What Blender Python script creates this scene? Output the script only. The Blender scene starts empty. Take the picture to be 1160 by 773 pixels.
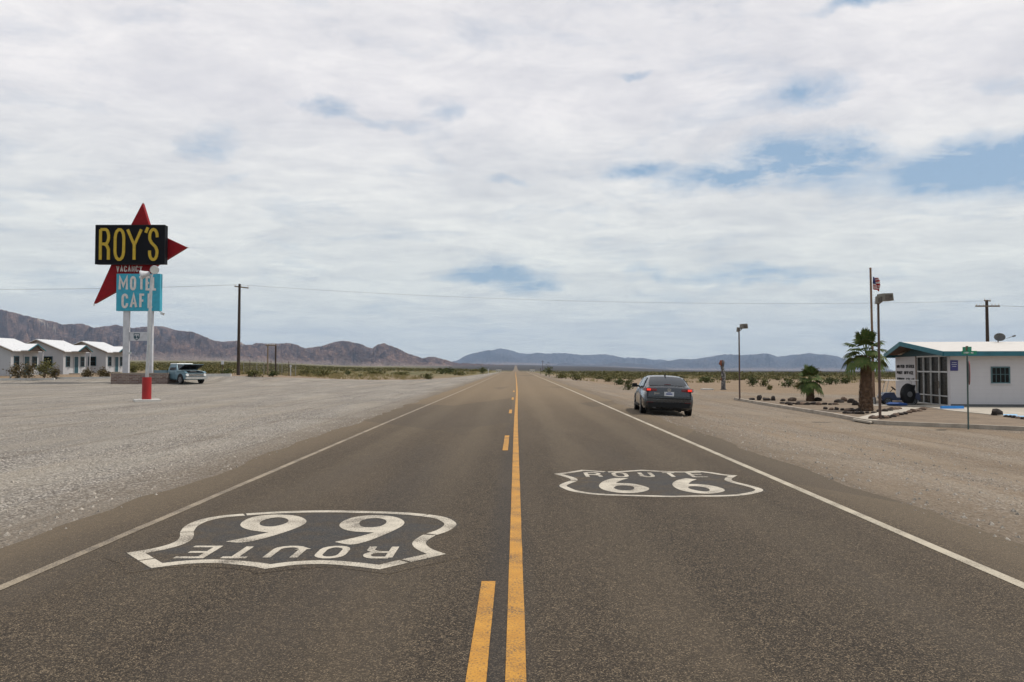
import bpy, math, random
from mathutils import Vector, Matrix, Euler, noise
from mathutils.geometry import tessellate_polygon
R = math.radians
random.seed(66)
S = bpy.context.scene
COL = S.collection

# ------------------------------------------------------------------ camera model
F = 936.0; CX, CY = 580.0, 386.5; CAMZ = 1.65
PITCH = math.atan(29.5 / F); YAW = math.atan(4.3 / F)
CROT = Euler((math.pi / 2 + PITCH, 0, YAW), 'XYZ').to_matrix()
def ray(px, py):
    d = CROT @ Vector(((px - CX) / F, (CY - py) / F, -1.0))
    return d / d.y
def at(px, py, Y):
    return Vector((0, 0, CAMZ)) + ray(px, py) * Y
def px_of(x, y): return 584.3 + F * x / max(y, 1e-3)

# ------------------------------------------------------------------ terrain height
def ss(a, b, x):
    t = min(1.0, max(0.0, (x - a) / (b - a))); return t * t * (3 - 2 * t)
def lerp(a, b, t): return a + (b - a) * t
TD = [100, 200, 300, 500, 1000, 2000, 5000, 16000, 40000]
TP = [-200, 230, 430, 520, 584, 650, 800, 1160]
TY = [[424, 417, 414, 411.5, 409.5, 408.2, 407, 406.5, 406.5],
      [424, 417.5, 415, 412.5, 411, 410, 408.6, 408, 408],
      [431.4, 423.7, 421, 418.8, 417.2, 416.3, 415, 414.2, 414.2],
      [431.4, 423.7, 421.1, 420, 419, 417.5, 415, 413.8, 413.8],
      [431.4, 423.72, 421.15, 421.5, 421, 419, 414.2, 413.2, 413.2],
      [434, 426.5, 424.2, 423, 421.5, 419.2, 415.5, 414.4, 414.4],
      [434.5, 427.5, 425, 423.5, 422.3, 421.2, 420, 419.8, 419.8],
      [434.8, 428, 425.6, 424, 422.8, 421.8, 421, 421, 421]]
def zfar(px, D):
    px = min(max(px, TP[0]), TP[-1])
    i = 0
    while i < len(TP) - 2 and px > TP[i + 1]: i += 1
    t = (px - TP[i]) / (TP[i + 1] - TP[i]); t = t * t * (3 - 2 * t)
    D = max(D, 90.0); k = 0
    while k < len(TD) - 2 and D > TD[k + 1]: k += 1
    u = min(1.0, max(0.0, math.log(D / TD[k]) / math.log(TD[k + 1] / TD[k])))
    za = [CAMZ + (416 - lerp(TY[i][m], TY[i + 1][m], t)) * TD[m] / F for m in (k, k + 1)]
    s = (D - TD[k]) / (TD[k + 1] - TD[k]); s = min(1.0, max(0.0, s))
    return lerp(za[0], za[1], s)
def H(x, y):
    zn = -0.3 * ss(3.9, 10.5, x) + 0.8 * ss(76, 88, y) * ss(18, 30, -x)
    if y < 90: return zn
    w = ss(90, 115, y)
    z = lerp(zn, zfar(px_of(x, y), y), w)
    c = 1 - ss(5, 16, abs(x))
    return lerp(z, lerp(zn, zfar(584, y), w), c)
def G(px, py, dz=0.0):
    d = ray(px, py); a = 2.0
    f = lambda Y: CAMZ + d.z * Y - H(d.x * Y, Y) - dz
    b = a
    while f(b) > 0 and b < 20000: a = b; b *= 1.03
    for _ in range(30):
        m = (a + b) / 2
        if f(m) > 0: a = m
        else: b = m
    return Vector((d.x * b, b, H(d.x * b, b) + dz))

# ------------------------------------------------------------------ materials
MATS = {}
def nodes_of(name):
    m = bpy.data.materials.new(name); m.use_nodes = True
    nt = m.node_tree; nt.nodes.clear()
    return m, nt
class NT:
    def __init__(s, nt): s.nt = nt; s.L = nt.links
    def n(s, t, **kw):
        nd = s.nt.nodes.new(t)
        for k, v in kw.items(): setattr(nd, k, v)
        return nd
    def inp(s, nd, k, v):
        if isinstance(v, bpy.types.NodeSocket): s.L.new(v, nd.inputs[k])
        elif v is not None: nd.inputs[k].default_value = v
    def math(s, op, a, b=None, c=None, clamp=False):
        nd = s.n('ShaderNodeMath', operation=op, use_clamp=clamp)
        s.inp(nd, 0, a); s.inp(nd, 1, b)
        if c is not None: s.inp(nd, 2, c)
        return nd.outputs[0]
    def vmath(s, op, a, b=None):
        nd = s.n('ShaderNodeVectorMath', operation=op); s.inp(nd, 0, a)
        if b is not None: s.inp(nd, 1, b)
        return nd.outputs['Value'] if op in ('LENGTH', 'DISTANCE', 'DOT_PRODUCT') else nd.outputs[0]
    def mix(s, f, a, b, mode='MIX'):
        nd = s.n('ShaderNodeMix', data_type='RGBA', blend_type=mode)
        s.inp(nd, 0, f)
        s.inp(nd, 6, (*a, 1) if isinstance(a, tuple) and len(a) == 3 else a)
        s.inp(nd, 7, (*b, 1) if isinstance(b, tuple) and len(b) == 3 else b)
        return nd.outputs[2]
    def noise(s, vec, scale, detail=4, rough=.55, dist=0.0):
        nd = s.n('ShaderNodeTexNoise'); s.inp(nd, 'Vector', vec)
        s.inp(nd, 'Scale', scale); s.inp(nd, 'Detail', detail); s.inp(nd, 'Roughness', rough); s.inp(nd, 'Distortion', dist)
        return nd.outputs['Fac']
    def voro(s, vec, scale, feature='F1'):
        nd = s.n('ShaderNodeTexVoronoi', feature=feature); s.inp(nd, 'Vector', vec); s.inp(nd, 'Scale', scale)
        return nd
    def map(s, v, a, b, c=0.0, d=1.0, smooth=False):
        nd = s.n('ShaderNodeMapRange', interpolation_type='SMOOTHSTEP' if smooth else 'LINEAR')
        nd.clamp = True
        s.inp(nd, 0, v); s.inp(nd, 1, a); s.inp(nd, 2, b); s.inp(nd, 3, c); s.inp(nd, 4, d)
        return nd.outputs[0]
    def pos(s): return s.n('ShaderNodeNewGeometry').outputs['Position']
    def obj(s): return s.n('ShaderNodeTexCoord').outputs['Object']
    def scale(s, vec, v): return s.vmath('MULTIPLY', vec, v)
    def bump(s, h, strength=.5, dist=.01):
        nd = s.n('ShaderNodeBump'); s.inp(nd, 'Height', h); s.inp(nd, 'Strength', strength); s.inp(nd, 'Distance', dist)
        return nd.outputs[0]
    def out(s, color, rough=.8, metal=0.0, normal=None, emis=None, estr=0.0, spec=None, coat=None, trans=None):
        b = s.n('ShaderNodeBsdfPrincipled')
        s.inp(b, 'Base Color', (*color, 1) if isinstance(color, tuple) else color)
        s.inp(b, 'Roughness', rough); s.inp(b, 'Metallic', metal)
        if normal is not None: s.L.new(normal, b.inputs['Normal'])
        if emis: s.inp(b, 'Emission Color', (*emis, 1)); s.inp(b, 'Emission Strength', estr)
        if spec is not None: s.inp(b, 'Specular IOR Level', spec)
        if coat is not None: s.inp(b, 'Coat Weight', coat); s.inp(b, 'Coat Roughness', .05)
        if trans is not None: s.inp(b, 'Transmission Weight', trans)
        o = s.n('ShaderNodeOutputMaterial'); s.L.new(b.outputs[0], o.inputs[0])
        return b
def pmat(name, c, rough=.7, metal=0.0, var=.15, vs=3.0, dirt=None, damt=.35, bump=0.0, bs=40.0, **kw):
    """plain surface with procedural variation"""
    if name in MATS: return MATS[name]
    m, nt = nodes_of(name); t = NT(nt); o = t.pos()
    f = t.noise(o, vs, 5, .6); g = t.noise(o, vs * 9, 3, .6)
    lo = tuple(max(0, v * (1 - var)) for v in c); hi = tuple(min(1, v * (1 + var)) for v in c)
    col = t.mix(t.map(f, .3, .7), lo, hi)
    if dirt: col = t.mix(t.math('MULTIPLY', t.map(g, .5, .75), damt), col, dirt)
    nrm = t.bump(t.noise(o, bs, 3, .6), bump, .01) if bump else None
    t.out(col, t.map(g, .3, .7, max(0, rough - .08), min(1, rough + .08)), metal, nrm, **kw)
    MATS[name] = m
    return m

def m_asphalt(t, o):
    """colour and height of the old road surface, shared by road and worn paint"""
    sep = t.n('ShaderNodeSeparateXYZ'); t.L.new(o, sep.inputs[0]); X, Y = sep.outputs[0], sep.outputs[1]
    v = t.voro(o, 135); v2 = t.voro(o, 78)
    hue = t.n('ShaderNodeSeparateColor'); t.L.new(v.outputs['Color'], hue.inputs[0])
    hue2 = t.n('ShaderNodeSeparateColor'); t.L.new(v2.outputs['Color'], hue2.inputs[0])
    stone = t.mix(t.math('POWER', hue.outputs[0], 4.5), (.019, .0138, .009), (.46, .35, .225))
    stone2 = t.mix(t.math('POWER', hue2.outputs[1], 5.0), (.018, .013, .0085), (.19, .14, .09))
    edge = t.map(v.outputs['Distance'], .25, .75)
    fine = t.mix(edge, stone, stone2)
    med = t.noise(o, 9, 4, .7)
    fine = t.mix(t.map(med, .35, .7, 0, .5), fine, (.030, .023, .016))
    big = t.noise(t.scale(o, (1.1, .16, 1)), .9, 5, .6)
    aX = t.math('ABSOLUTE', X)
    # dusty tan shoulder strip and lighter wheel tracks
    wob = t.math('MULTIPLY_ADD', t.noise(t.scale(o, (1, .12, 1)), 1.3, 4, .6), .9, -.45)
    ax2 = t.math('ADD', aX, wob)
    sh = t.map(ax2, 3.2, 4.6, 0, .46, True)
    col = t.mix(sh, fine, (.19, .145, .095))
    w1 = t.math('SUBTRACT', 1.0, t.map(t.math('ABSOLUTE', t.math('SUBTRACT', ax2, 1.0)), .1, .55, 0, 1, True))
    w2 = t.math('SUBTRACT', 1.0, t.map(t.math('ABSOLUTE', t.math('SUBTRACT', ax2, 2.75)), .1, .6, 0, 1, True))
    ws = t.math('MAXIMUM', w1, w2)
    col = t.mix(t.math('MULTIPLY', t.math('MULTIPLY', ws, t.map(Y, 4, 30, .25, 1)), .26), col, (.19, .15, .10))
    lane = t.math('SUBTRACT', 1.0, t.map(t.math('ABSOLUTE', t.math('ADD', t.math('ADD', X, .09), t.math('MULTIPLY', wob, .1))), .04, .28, 0, 1, True))
    col = t.mix(t.math('MULTIPLY', lane, .5), col, (.036, .032, .029))
    col = t.mix(t.map(big, .44, .70, 0, .32), col, (.12, .09, .06))
    col = t.mix(t.map(t.noise(t.scale(o, (.6, .05, 1)), 1.0, 3, .5), .55, .7, 0, .4), col, (.055, .047, .04))
    # tan painted stronger with distance, imitating the lighter look at grazing view
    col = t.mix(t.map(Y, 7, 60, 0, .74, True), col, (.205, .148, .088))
    ov_ = t.voro(t.scale(o, (.28, .07, 1)), 1.0); hv_ = t.n('ShaderNodeSeparateColor'); t.L.new(ov_.outputs['Color'], hv_.inputs[0])
    col = t.mix(t.map(hv_.outputs[0], .80, .86, 0, .30), col, (.050, .041, .032))
    col = t.mix(t.map(t.noise(o, 1.7, 6, .75), .62, .74, 0, .45), col, (.028, .024, .020))
    # cracks across the road
    cv = t.voro(t.vmath('ADD', t.scale(o, (.09, .28, 1)), t.scale(t.n('ShaderNodeTexNoise').outputs['Color'], (.15, .15, 0))), 1.0, 'DISTANCE_TO_EDGE')
    cr = t.map(cv.outputs['Distance'], .0, .0016, .3, 0)
    col = t.mix(cr, col, (.025, .022, .02))
    h = t.math('ADD', t.math('MULTIPLY', v.outputs['Distance'], -1.0), t.math('MULTIPLY', med, .8))
    return col, h, v
def make_asphalt():
    m, nt = nodes_of('asphalt'); t = NT(nt); o = t.pos()
    col, h, v = m_asphalt(t, o)
    t.out(col, .85, normal=t.bump(h, .8, .006), spec=.25)
    return m
def make_paint(name, c, wear_lo, wear_hi, c2=None):
    m, nt = nodes_of(name); t = NT(nt); o = t.pos()
    col, h, v = m_asphalt(t, o)
    w = t.noise(o, 60, 5, .75); w2 = t.noise(o, 2.2, 3, .6)
    ww = t.math('ADD', w, t.math('MULTIPLY_ADD', w2, .5, -.25))
    fac = t.map(ww, wear_lo, wear_hi)
    pc = t.mix(t.map(t.noise(o, 6, 4, .6), .3, .7), tuple(x * .86 for x in c), c2 or c)
    t.out(t.mix(fac, pc, col), .7, normal=t.bump(h, .3, .004))
    return m
def make_seal():
    m, nt = nodes_of('road_seal'); t = NT(nt); o = t.pos()
    col, h, v = m_asphalt(t, o)
    hue = t.n('ShaderNodeSeparateColor'); t.L.new(v.outputs['Color'], hue.inputs[0])
    d = t.mix(t.math('POWER', hue.outputs[1], 4.0), (.026, .030, .036), (.15, .13, .10))
    at_ = t.n('ShaderNodeAttribute', attribute_name='edge')
    w = t.math('ADD', t.math('MULTIPLY', t.noise(o, 2.6, 5, .65), .8), t.math('MULTIPLY', at_.outputs['Fac'], .55))
    t.out(t.mix(t.map(w, .30, .64, .16, 1.0, True), d, col), .85, normal=t.bump(h, .8, .006), spec=.25)
    return m

def make_ground():
    m, nt = nodes_of('desert_ground'); t = NT(nt); o = t.pos()
    sep = t.n('ShaderNodeSeparateXYZ'); t.L.new(o, sep.inputs[0]); X, Y = sep.outputs[0], sep.outputs[1]
    aX = t.math('ABSOLUTE', X)
    lot = t.n('ShaderNodeAttribute', attribute_name='lot').outputs['Fac']
    green = t.n('ShaderNodeAttribute', attribute_name='scrub').outputs['Fac']
    dark = t.n('ShaderNodeAttribute', attribute_name='lava').outputs['Fac']
    n1 = t.noise(o, .35, 6, .62); n2 = t.noise(t.scale(o, (1, .22, 1)), .55, 5, .6); n3 = t.noise(o, 14, 4, .7)
    v = t.voro(o, 30); v2 = t.voro(o, 12)
    hue = t.n('ShaderNodeSeparateColor'); t.L.new(v.outputs['Color'], hue.inputs[0])
    hue2 = t.n('ShaderNodeSeparateColor'); t.L.new(v2.outputs['Color'], hue2.inputs[0])
    peb = t.mix(t.math('POWER', hue.outputs[0], 1.6), (.12, .112, .10), (.76, .69, .60))
    peb = t.mix(t.map(v.outputs['Distance'], .3, .8), peb, (.095, .08, .07))
    fines = t.mix(t.map(n1, .3, .7), (.31, .278, .228), (.43, .39, .33))
    gf = t.math('ADD', t.math('MULTIPLY', n3, .55), t.math('MULTIPLY', n2, .5))
    left = t.mix(t.map(gf, .38, .56), fines, peb)
    fr = t.mix(t.map(n1, .3, .7), (.215, .155, .10), (.30, .23, .16))
    right = t.mix(t.map(gf, .42, .58), fr, t.mix(.5, peb, (.22, .165, .11)))
    lotc = t.mix(t.map(X, -2, 2), left, right)
    streak = t.noise(t.scale(o, (1.0, .06, 1)), .8, 4, .6)
    lotc = t.mix(t.map(t.noise(t.scale(o, (.22, .09, 1)), 1.0, 5, .6), .5, .68, 0, .45), lotc, t.mix(t.map(X, -2, 2), (.20, .18, .155), (.19, .135, .085)))
    rut = t.noise(t.vmath('ADD', t.scale(o, (2.6, .05, 1)), t.scale(t.n('ShaderNodeTexNoise').outputs['Color'], (0, 0, 0))), 1.0, 3, .5, .6)
    lotc = t.mix(t.math('MULTIPLY', t.map(rut, .56, .66, 0, .5), t.map(n1, .35, .6)), lotc, (.13, .10, .072))
    lotc = t.mix(t.map(streak, .5, .68, 0, .35), lotc, (.35, .295, .225))
    lotc = t.mix(t.map(t.noise(t.scale(o, (.5, 1.6, 1)), .22, 5, .65), .55, .72, 0, .42), lotc, (.14, .11, .08))
    # churned dirt next to the asphalt edge
    e = t.map(t.math('ADD', aX, t.math('MULTIPLY', n1, 1.6)), 5.2, 7.2, .8, 0, True)
    lotc = t.mix(e, lotc, t.mix(t.map(n3, .35, .65), (.10, .082, .062), (.24, .19, .14)))
    sand = t.mix(t.map(n1, .3, .7), (.22, .16, .105), (.29, .215, .145))
    sand = t.mix(t.map(t.noise(o, 2.1, 5, .7), .52, .66, 0, .6), sand, (.17, .125, .08))
    grass = t.mix(t.map(t.noise(t.scale(o, (.05, .012, 1)), 1.0, 5, .7), .4, .62), (.17, .145, .065), (.075, .08, .03))
    sand = t.mix(t.math('MULTIPLY', green, t.map(t.noise(t.scale(o, (.2, .05, 1)), 1.0, 6, .75), .35, .55, .35, 1)), sand, grass)
    lava = t.mix(t.map(t.noise(t.scale(o, (.006, .0012, 1)), 1.0, 6, .75), .35, .65), (.026, .024, .024), (.060, .052, .045))
    sand = t.mix(dark, sand, lava)
    lm = t.map(t.math('ADD', lot, t.math('MULTIPLY_ADD', t.noise(o, .6, 5, .7), .7, -.35)), .42, .58)
    col = t.mix(lm, sand, lotc)
    h = t.math('ADD', t.math('MULTIPLY', v.outputs['Distance'], -.5), t.math('ADD', n3, t.math('MULTIPLY', v2.outputs['Distance'], -.5)))
    h = t.math('ADD', h, t.math('ADD', t.math('MULTIPLY', n2, 2.0), t.math('MULTIPLY', rut, -2.0)))
    t.out(col, .95, normal=t.bump(h, 1.0, .045), spec=.15)
    return m
def make_rockface(name, a, b, c, sc, pale=True):
    m, nt = nodes_of(name); t = NT(nt); o = t.pos()
    n1 = t.noise(o, .0035 * sc, 8, .68, .6); n2 = t.noise(t.scale(o, (1, 1, 2.5)), .012 * sc, 7, .7); n3 = t.noise(o, .0013 * sc, 4, .6)
    col = t.mix(t.map(n1, .38, .62), a, b)
    col = t.mix(t.map(n2, .52, .68, 0, .75), col, c)
    col = t.mix(t.map(n3, .5, .62, 0, .7), col, tuple(x * .62 for x in a))
    if pale:
        pa = t.n('ShaderNodeAttribute', attribute_name='pale').outputs['Fac']
        col = t.mix(pa, col, (.42, .36, .30))
        ft = t.n('ShaderNodeAttribute', attribute_name='fan').outputs['Fac']
        col = t.mix(ft, col, t.mix(t.map(n2, .4, .6), (.25, .18, .14), (.20, .15, .12)))
    t.out(col, .95, normal=t.bump(n1, 1.0, 130.0 / sc), spec=.1)
    return m
def make_brick():
    m, nt = nodes_of('planter_brick'); t = NT(nt); o = t.obj()
    b = t.n('ShaderNodeTexBrick'); b.offset = .5
    sep = t.n('ShaderNodeSeparateXYZ'); t.L.new(o, sep.inputs[0])
    cmb = t.n('ShaderNodeCombineXYZ'); t.L.new(t.math('ADD', sep.outputs[0], sep.outputs[1]), cmb.inputs[0]); t.L.new(sep.outputs[2], cmb.inputs[1])
    t.L.new(cmb.outputs[0], b.inputs['Vector'])
    t.inp(b, 'Scale', 1.0); t.inp(b, 'Brick Width', .42); t.inp(b, 'Row Height', .155); t.inp(b, 'Mortar Size', .018)
    t.inp(b, 'Color1', (.13, .06, .045, 1)); t.inp(b, 'Color2', (.27, .20, .16, 1)); t.inp(b, 'Mortar', (.30, .27, .24, 1))
    col = t.mix(t.map(t.noise(o, 1.4, 5, .7), .4, .7, 0, .6), b.outputs['Color'], (.16, .13, .12))
    t.out(col, .9, normal=t.bump(b.outputs['Fac'], -.5, .02))
    return m
def make_leaf(name, a, b, c, sc=.6):
    m, nt = nodes_of(name); t = NT(nt); o = t.pos()
    n = t.noise(o, sc, 4, .6); n2 = t.noise(o, sc * 14, 2, .6)
    col = t.mix(t.map(n, .35, .65), a, b); col = t.mix(t.map(n2, .45, .7, 0, .8), col, c)
    t.out(col, .75, spec=.25)
    return m
def make_wall(name, c, board=0.0):
    """painted masonry wall with weathering; board > 0 gives lap lines"""
    m, nt = nodes_of(name); t = NT(nt); o = t.pos()
    n = t.noise(t.scale(o, (1, 1, .25)), 2.0, 6, .65); n2 = t.noise(o, 26, 3, .6)
    col = t.mix(t.map(n, .4, .75, 0, .22), c, tuple(v * .72 for v in c))
    col = t.mix(t.map(n2, .55, .75, 0, .15), col, (.45, .40, .34))
    h = n2
    if board:
        sep = t.n('ShaderNodeSeparateXYZ'); t.L.new(o, sep.inputs[0])
        fr = t.math('FRACT', t.math('DIVIDE', sep.outputs[2], board))
        ln = t.map(fr, 0, .09, 1, 0)
        col = t.mix(t.math('MULTIPLY', ln, .22), col, tuple(v * .5 for v in c))
        h = t.math('SUBTRACT', n2, ln)
    t.out(col, .8, normal=t.bump(h, .35, .006))
    return m

ASPH = make_asphalt(); GROUND = make_ground()
YEL = make_paint('yellow_road_paint', (.47, .21, .016), .48, .66, (.52, .25, .024))
WHT = make_paint('white_road_paint', (.56, .50, .40), .46, .65)
WHE = make_paint('edge_road_paint', (.46, .40, .30), .48, .66)
WHF = make_paint('faded_road_paint', (.34, .275, .19), .40, .62)
SEAL = make_seal()
BRICK = make_brick()
def M(n): return MATS[n]
pmat('black_panel', (.004, .004, .006), .6, spec=.15)
pmat('yellow_letter', (.50, .33, .012), .45)
pmat('red_panel', (.25, .004, .008), .6, dirt=(.12, .006, .01), spec=.2)
pmat('red_base', (.31, .006, .006), .5, dirt=(.2, .02, .01))
pmat('cyan_panel', (.03, .33, .45), .5, dirt=(.03, .22, .30))
pmat('white_letter', (.66, .60, .56), .5)
pmat('white_post', (.52, .52, .54), .5, dirt=(.45, .42, .38), damt=.5)
pmat('silver', (.5, .5, .5), .35, .8)
pmat('chrome', (.7, .7, .7), .15, 1.0)
pmat('lamp_housing', (.19, .17, .14), .5, .3)
pmat('lamp_glass', (.75, .75, .72), .2)
pmat('dark_wood', (.045, .030, .022), .85, var=.4, vs=6, bump=.4)
pmat('grey_wood', (.20, .15, .10), .85, var=.3, vs=6, bump=.4)
pmat('rust_pole', (.10, .065, .05), .7, .2)
pmat('flag_pole', (.20, .12, .075), .5, .3)
pmat('concrete', (.40, .355, .29), .9, var=.2, vs=1.5, dirt=(.3, .25, .19), bump=.3)
pmat('kerb_concrete', (.36, .31, .25), .9, var=.25, vs=2.5, dirt=(.2, .16, .12), bump=.3)
pmat('white_curb', (.56, .54, .50), .8, dirt=(.45, .4, .33), damt=.6)
pmat('teal', (.020, .135, .17), .55, dirt=(.03, .12, .15))
pmat('teal_dark', (.012, .062, .082), .6)
pmat('roof_white', (.56, .53, .49), .7, var=.06, dirt=(.42, .36, .3))
pmat('cabin_roof', (.68, .68, .68), .5, var=.05, dirt=(.66, .64, .60))
pmat('glass_dark', (.008, .009, .009), .25, var=.6, vs=2.5, spec=.16)
pmat('interior', (.11, .09, .075), .8, var=.5, vs=4)
pmat('alu', (.50, .49, .47), .5)
pmat('navy_sign', (.035, .035, .16), .45)
pmat('blue_paint', (.02, .20, .55), .6, dirt=(.05, .2, .4))
pmat('pale_blue_line', (.22, .45, .68), .7)
pmat('sign_green', (.01, .24, .13), .45)
pmat('sign_red', (.35, .01, .01), .45)
pmat('car_paint', (.050, .054, .060), .28, .55, var=.04, coat=.8)
pmat('car_glass', (.008, .014, .020), .08, var=.05, spec=.4)
pmat('car_black', (.007, .007, .008), .6, var=.1, spec=.3)
pmat('tyre', (.018, .017, .016), .85, dirt=(.06, .05, .04))
pmat('rim', (.32, .32, .33), .3, .8)
pmat('tail_red', (.14, .004, .004), .2, spec=.6)
pmat('tail_lit', (.8, .03, .02), .3, emis=(1, .05, .02), estr=.7)
pmat('plate', (.62, .64, .66), .4)
pmat('plate_ink', (.05, .08, .25), .5)
pmat('old_blue', (.11, .20, .245), .45, .1, dirt=(.10, .13, .13), var=.1, coat=.3)
pmat('old_white', (.72, .74, .72), .4, dirt=(.5, .48, .44))
pmat('lava_rock', (.034, .025, .020), .95, var=.5, vs=8, bump=.8)
pmat('brown_rock', (.15, .10, .07), .95, var=.4, vs=8, bump=.8)
pmat('bed_soil', (.175, .128, .084), .95, var=.25, vs=1.3, dirt=(.11, .08, .055), damt=.6, bump=.7)
pmat('palm_trunk', (.13, .078, .046), .95, var=.4, vs=9, bump=1.0, bs=22)
pmat('stem', (.11, .08, .055), .9, var=.3)
pmat('gravel_stone', (.34, .30, .25), .9, var=.6, vs=30, dirt=(.10, .085, .07), damt=.7)
pmat('totem_dark', (.085, .08, .08), .8, var=.5, vs=6)
pmat('totem_light', (.30, .29, .27), .8, var=.3, vs=9)
pmat('totem_red', (.20, .06, .03), .8, var=.3, vs=9)
pmat('fence_wire', (.30, .29, .27), .6, .4)
pmat('dish_grey', (.10, .10, .10), .6)
pmat('cart_blue', (.006, .014, .05), .35, var=.2)
pmat('blue_tarp', (.012, .06, .22), .5)
pmat('flag_red', (.42, .03, .03), .8); pmat('flag_white', (.72, .70, .68), .8); pmat('flag_blue', (.02, .03, .13), .8)
WALLP = make_wall('post_office_wall', (.53, .51, .515), .2)
WALLC = make_wall('cabin_wall', (.45, .45, .46), .14)
LEAFO = make_leaf('olive_leaf', (.07, .075, .02), (.13, .12, .035), (.18, .15, .05), .5)
LEAFG = make_leaf('green_leaf', (.035, .05, .014), (.075, .09, .022), (.11, .115, .035), .5)
LEAFD = make_leaf('dry_leaf', (.09, .06, .03), (.15, .11, .05), (.08, .08, .03), .8)
LEAFB = make_leaf('scrub_leaf', (.055, .06, .017), (.125, .112, .034), (.17, .14, .055), .05)
PALM = make_leaf('palm_leaf', (.034, .072, .015), (.075, .115, .026), (.17, .155, .05), 1.2)

# ------------------------------------------------------------------ mesh builder
class MB:
    def __init__(s): s.v = []; s.f = []
    def add(s, vs, fs):
        k = len(s.v); s.v += [tuple(p) for p in vs]; s.f += [tuple(i + k for i in f) for f in fs]; return s
    def box(s, c, d, rz=0.0, rx=0.0, ry=0.0, tx=1.0, ty=1.0):
        m = Euler((rx, ry, rz)).to_matrix(); c = Vector(c); vs = []
        for z in (-1, 1):
            for x, y in ((-1, -1), (1, -1), (1, 1), (-1, 1)):
                kx, ky = (tx, ty) if z > 0 else (1, 1)
                vs.append(c + m @ Vector((x * d[0] / 2 * kx, y * d[1] / 2 * ky, z * d[2] / 2)))
        return s.add(vs, [(3, 2, 1, 0), (4, 5, 6, 7), (0, 1, 5, 4), (1, 2, 6, 5), (2, 3, 7, 6), (3, 0, 4, 7)])
    def tube(s, pts, rad, n=8, cap=True):
        pts = [Vector(p) for p in pts]
        if not hasattr(rad, '__len__'): rad = [rad] * len(pts)
        vs = []; fs = []
        for i, p in enumerate(pts):
            d = (pts[min(i + 1, len(pts) - 1)] - pts[max(i - 1, 0)]).normalized()
            a = d.orthogonal() if abs(d.z) < .9 else Vector((1, 0, 0)); a = (a - d * a.dot(d)).normalized(); b = d.cross(a)
            for k in range(n):
                w = 2 * math.pi * k / n; vs.append(p + (a * math.cos(w) + b * math.sin(w)) * rad[i])
        for i in range(len(pts) - 1):
            for k in range(n):
                fs.append((i * n + k, i * n + (k + 1) % n, (i + 1) * n + (k + 1) % n, (i + 1) * n + k))
        if cap: fs += [tuple(reversed(range(n))), tuple(range((len(pts) - 1) * n, len(pts) * n))]
        return s.add(vs, fs)
    def prism(s, poly, axis, a, b):
        """poly: 2-D points; extruded along axis ('x','y','z') from a to b"""
        n = len(poly)
        def P(p, t): return {'x': (t, p[0], p[1]), 'y': (p[0], t, p[1]), 'z': (p[0], p[1], t)}[axis]
        vs = [P(p, a) for p in poly] + [P(p, b) for p in poly]
        tri = tessellate_polygon([[Vector((p[0], p[1], 0)) for p in poly]])
        fs = [tuple(x) for x in tri] + [tuple(i + n for i in reversed(x)) for x in tri]
        fs += [(i, (i + 1) % n, (i + 1) % n + n, i + n) for i in range(n)]
        return s.add(vs, fs)
    def rock(s, c, r, seed=0, n=2):
        rnd = random.Random(seed); k = 9; rings = 5; vs = []; fs = []
        for i in range(rings + 1):
            ph = math.pi * i / rings
            for j in range(k):
                th = 2 * math.pi * j / k
                d = Vector((math.sin(ph) * math.cos(th), math.sin(ph) * math.sin(th), math.cos(ph)))
                q = 1 + .45 * noise.noise(d * 1.6 + Vector((seed * 3.1, 0, 0)))
                vs.append(Vector(c) + Vector((d.x * r[0], d.y * r[1], d.z * r[2])) * q)
        for i in range(rings):
            for j in range(k): fs.append((i * k + j, (i + 1) * k + j, (i + 1) * k + (j + 1) % k, i * k + (j + 1) % k))
        return s.add(vs, fs)
    def ribbon(s, pts, w, place, lo=None, hi=None):
        """flat or raised band round a 2-D polyline; place(u, v, d) -> 3-D (d = 0 back, 1 front)"""
        P = [Vector((p[0], p[1])) for p in pts]
        closed = (P[0] - P[-1]).length < 1e-6
        if closed: P = P[:-1]
        n = len(P); lo = -w / 2 if lo is None else lo; hi = w / 2 if hi is None else hi
        A = []; B = []
        for i in range(n):
            a = P[i] - P[i - 1] if (i > 0 or closed) else P[i + 1] - P[i]
            b = P[(i + 1) % n] - P[i] if (i < n - 1 or closed) else P[i] - P[i - 1]
            a.normalize(); b.normalize(); na = Vector((-a.y, a.x)); nb = Vector((-b.y, b.x))
            m = (na + nb)
            m = na.copy() if m.length < 1e-4 else m.normalized()
            k = 1 / max(.45, m.dot(na))
            A.append(P[i] + m * lo * k); B.append(P[i] + m * hi * k)
        vs = []; fs = []
        for i in range(n):
            vs += [place(A[i].x, A[i].y, 1), place(B[i].x, B[i].y, 1), place(A[i].x, A[i].y, 0), place(B[i].x, B[i].y, 0)]
        flat = (Vector(vs[0]) - Vector(vs[2])).length < 1e-6
        for i in range(n if closed else n - 1):
            a = i * 4; b = ((i + 1) % n) * 4
            fs.append((a, b, b + 1, a + 1))
            if not flat: fs += [(a, a + 2, b + 2, b), (a + 1, b + 1, b + 3, a + 3)]
        if not closed and not flat: fs += [(0, 1, 3, 2), ((n - 1) * 4, (n - 1) * 4 + 2, (n - 1) * 4 + 3, (n - 1) * 4 + 1)]
        return s.add(vs, fs)
    def build(s, name, mat, parent=None, smooth=None):
        me = bpy.data.meshes.new(name); me.from_pydata(s.v, [], s.f); me.materials.append(mat)
        if smooth is not None:
            me.shade_smooth(); me.set_sharp_from_angle(angle=R(smooth))
        me.update()
        o = bpy.data.objects.new(name, me); COL.objects.link(o)
        if parent: o.parent = parent
        return o
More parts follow.
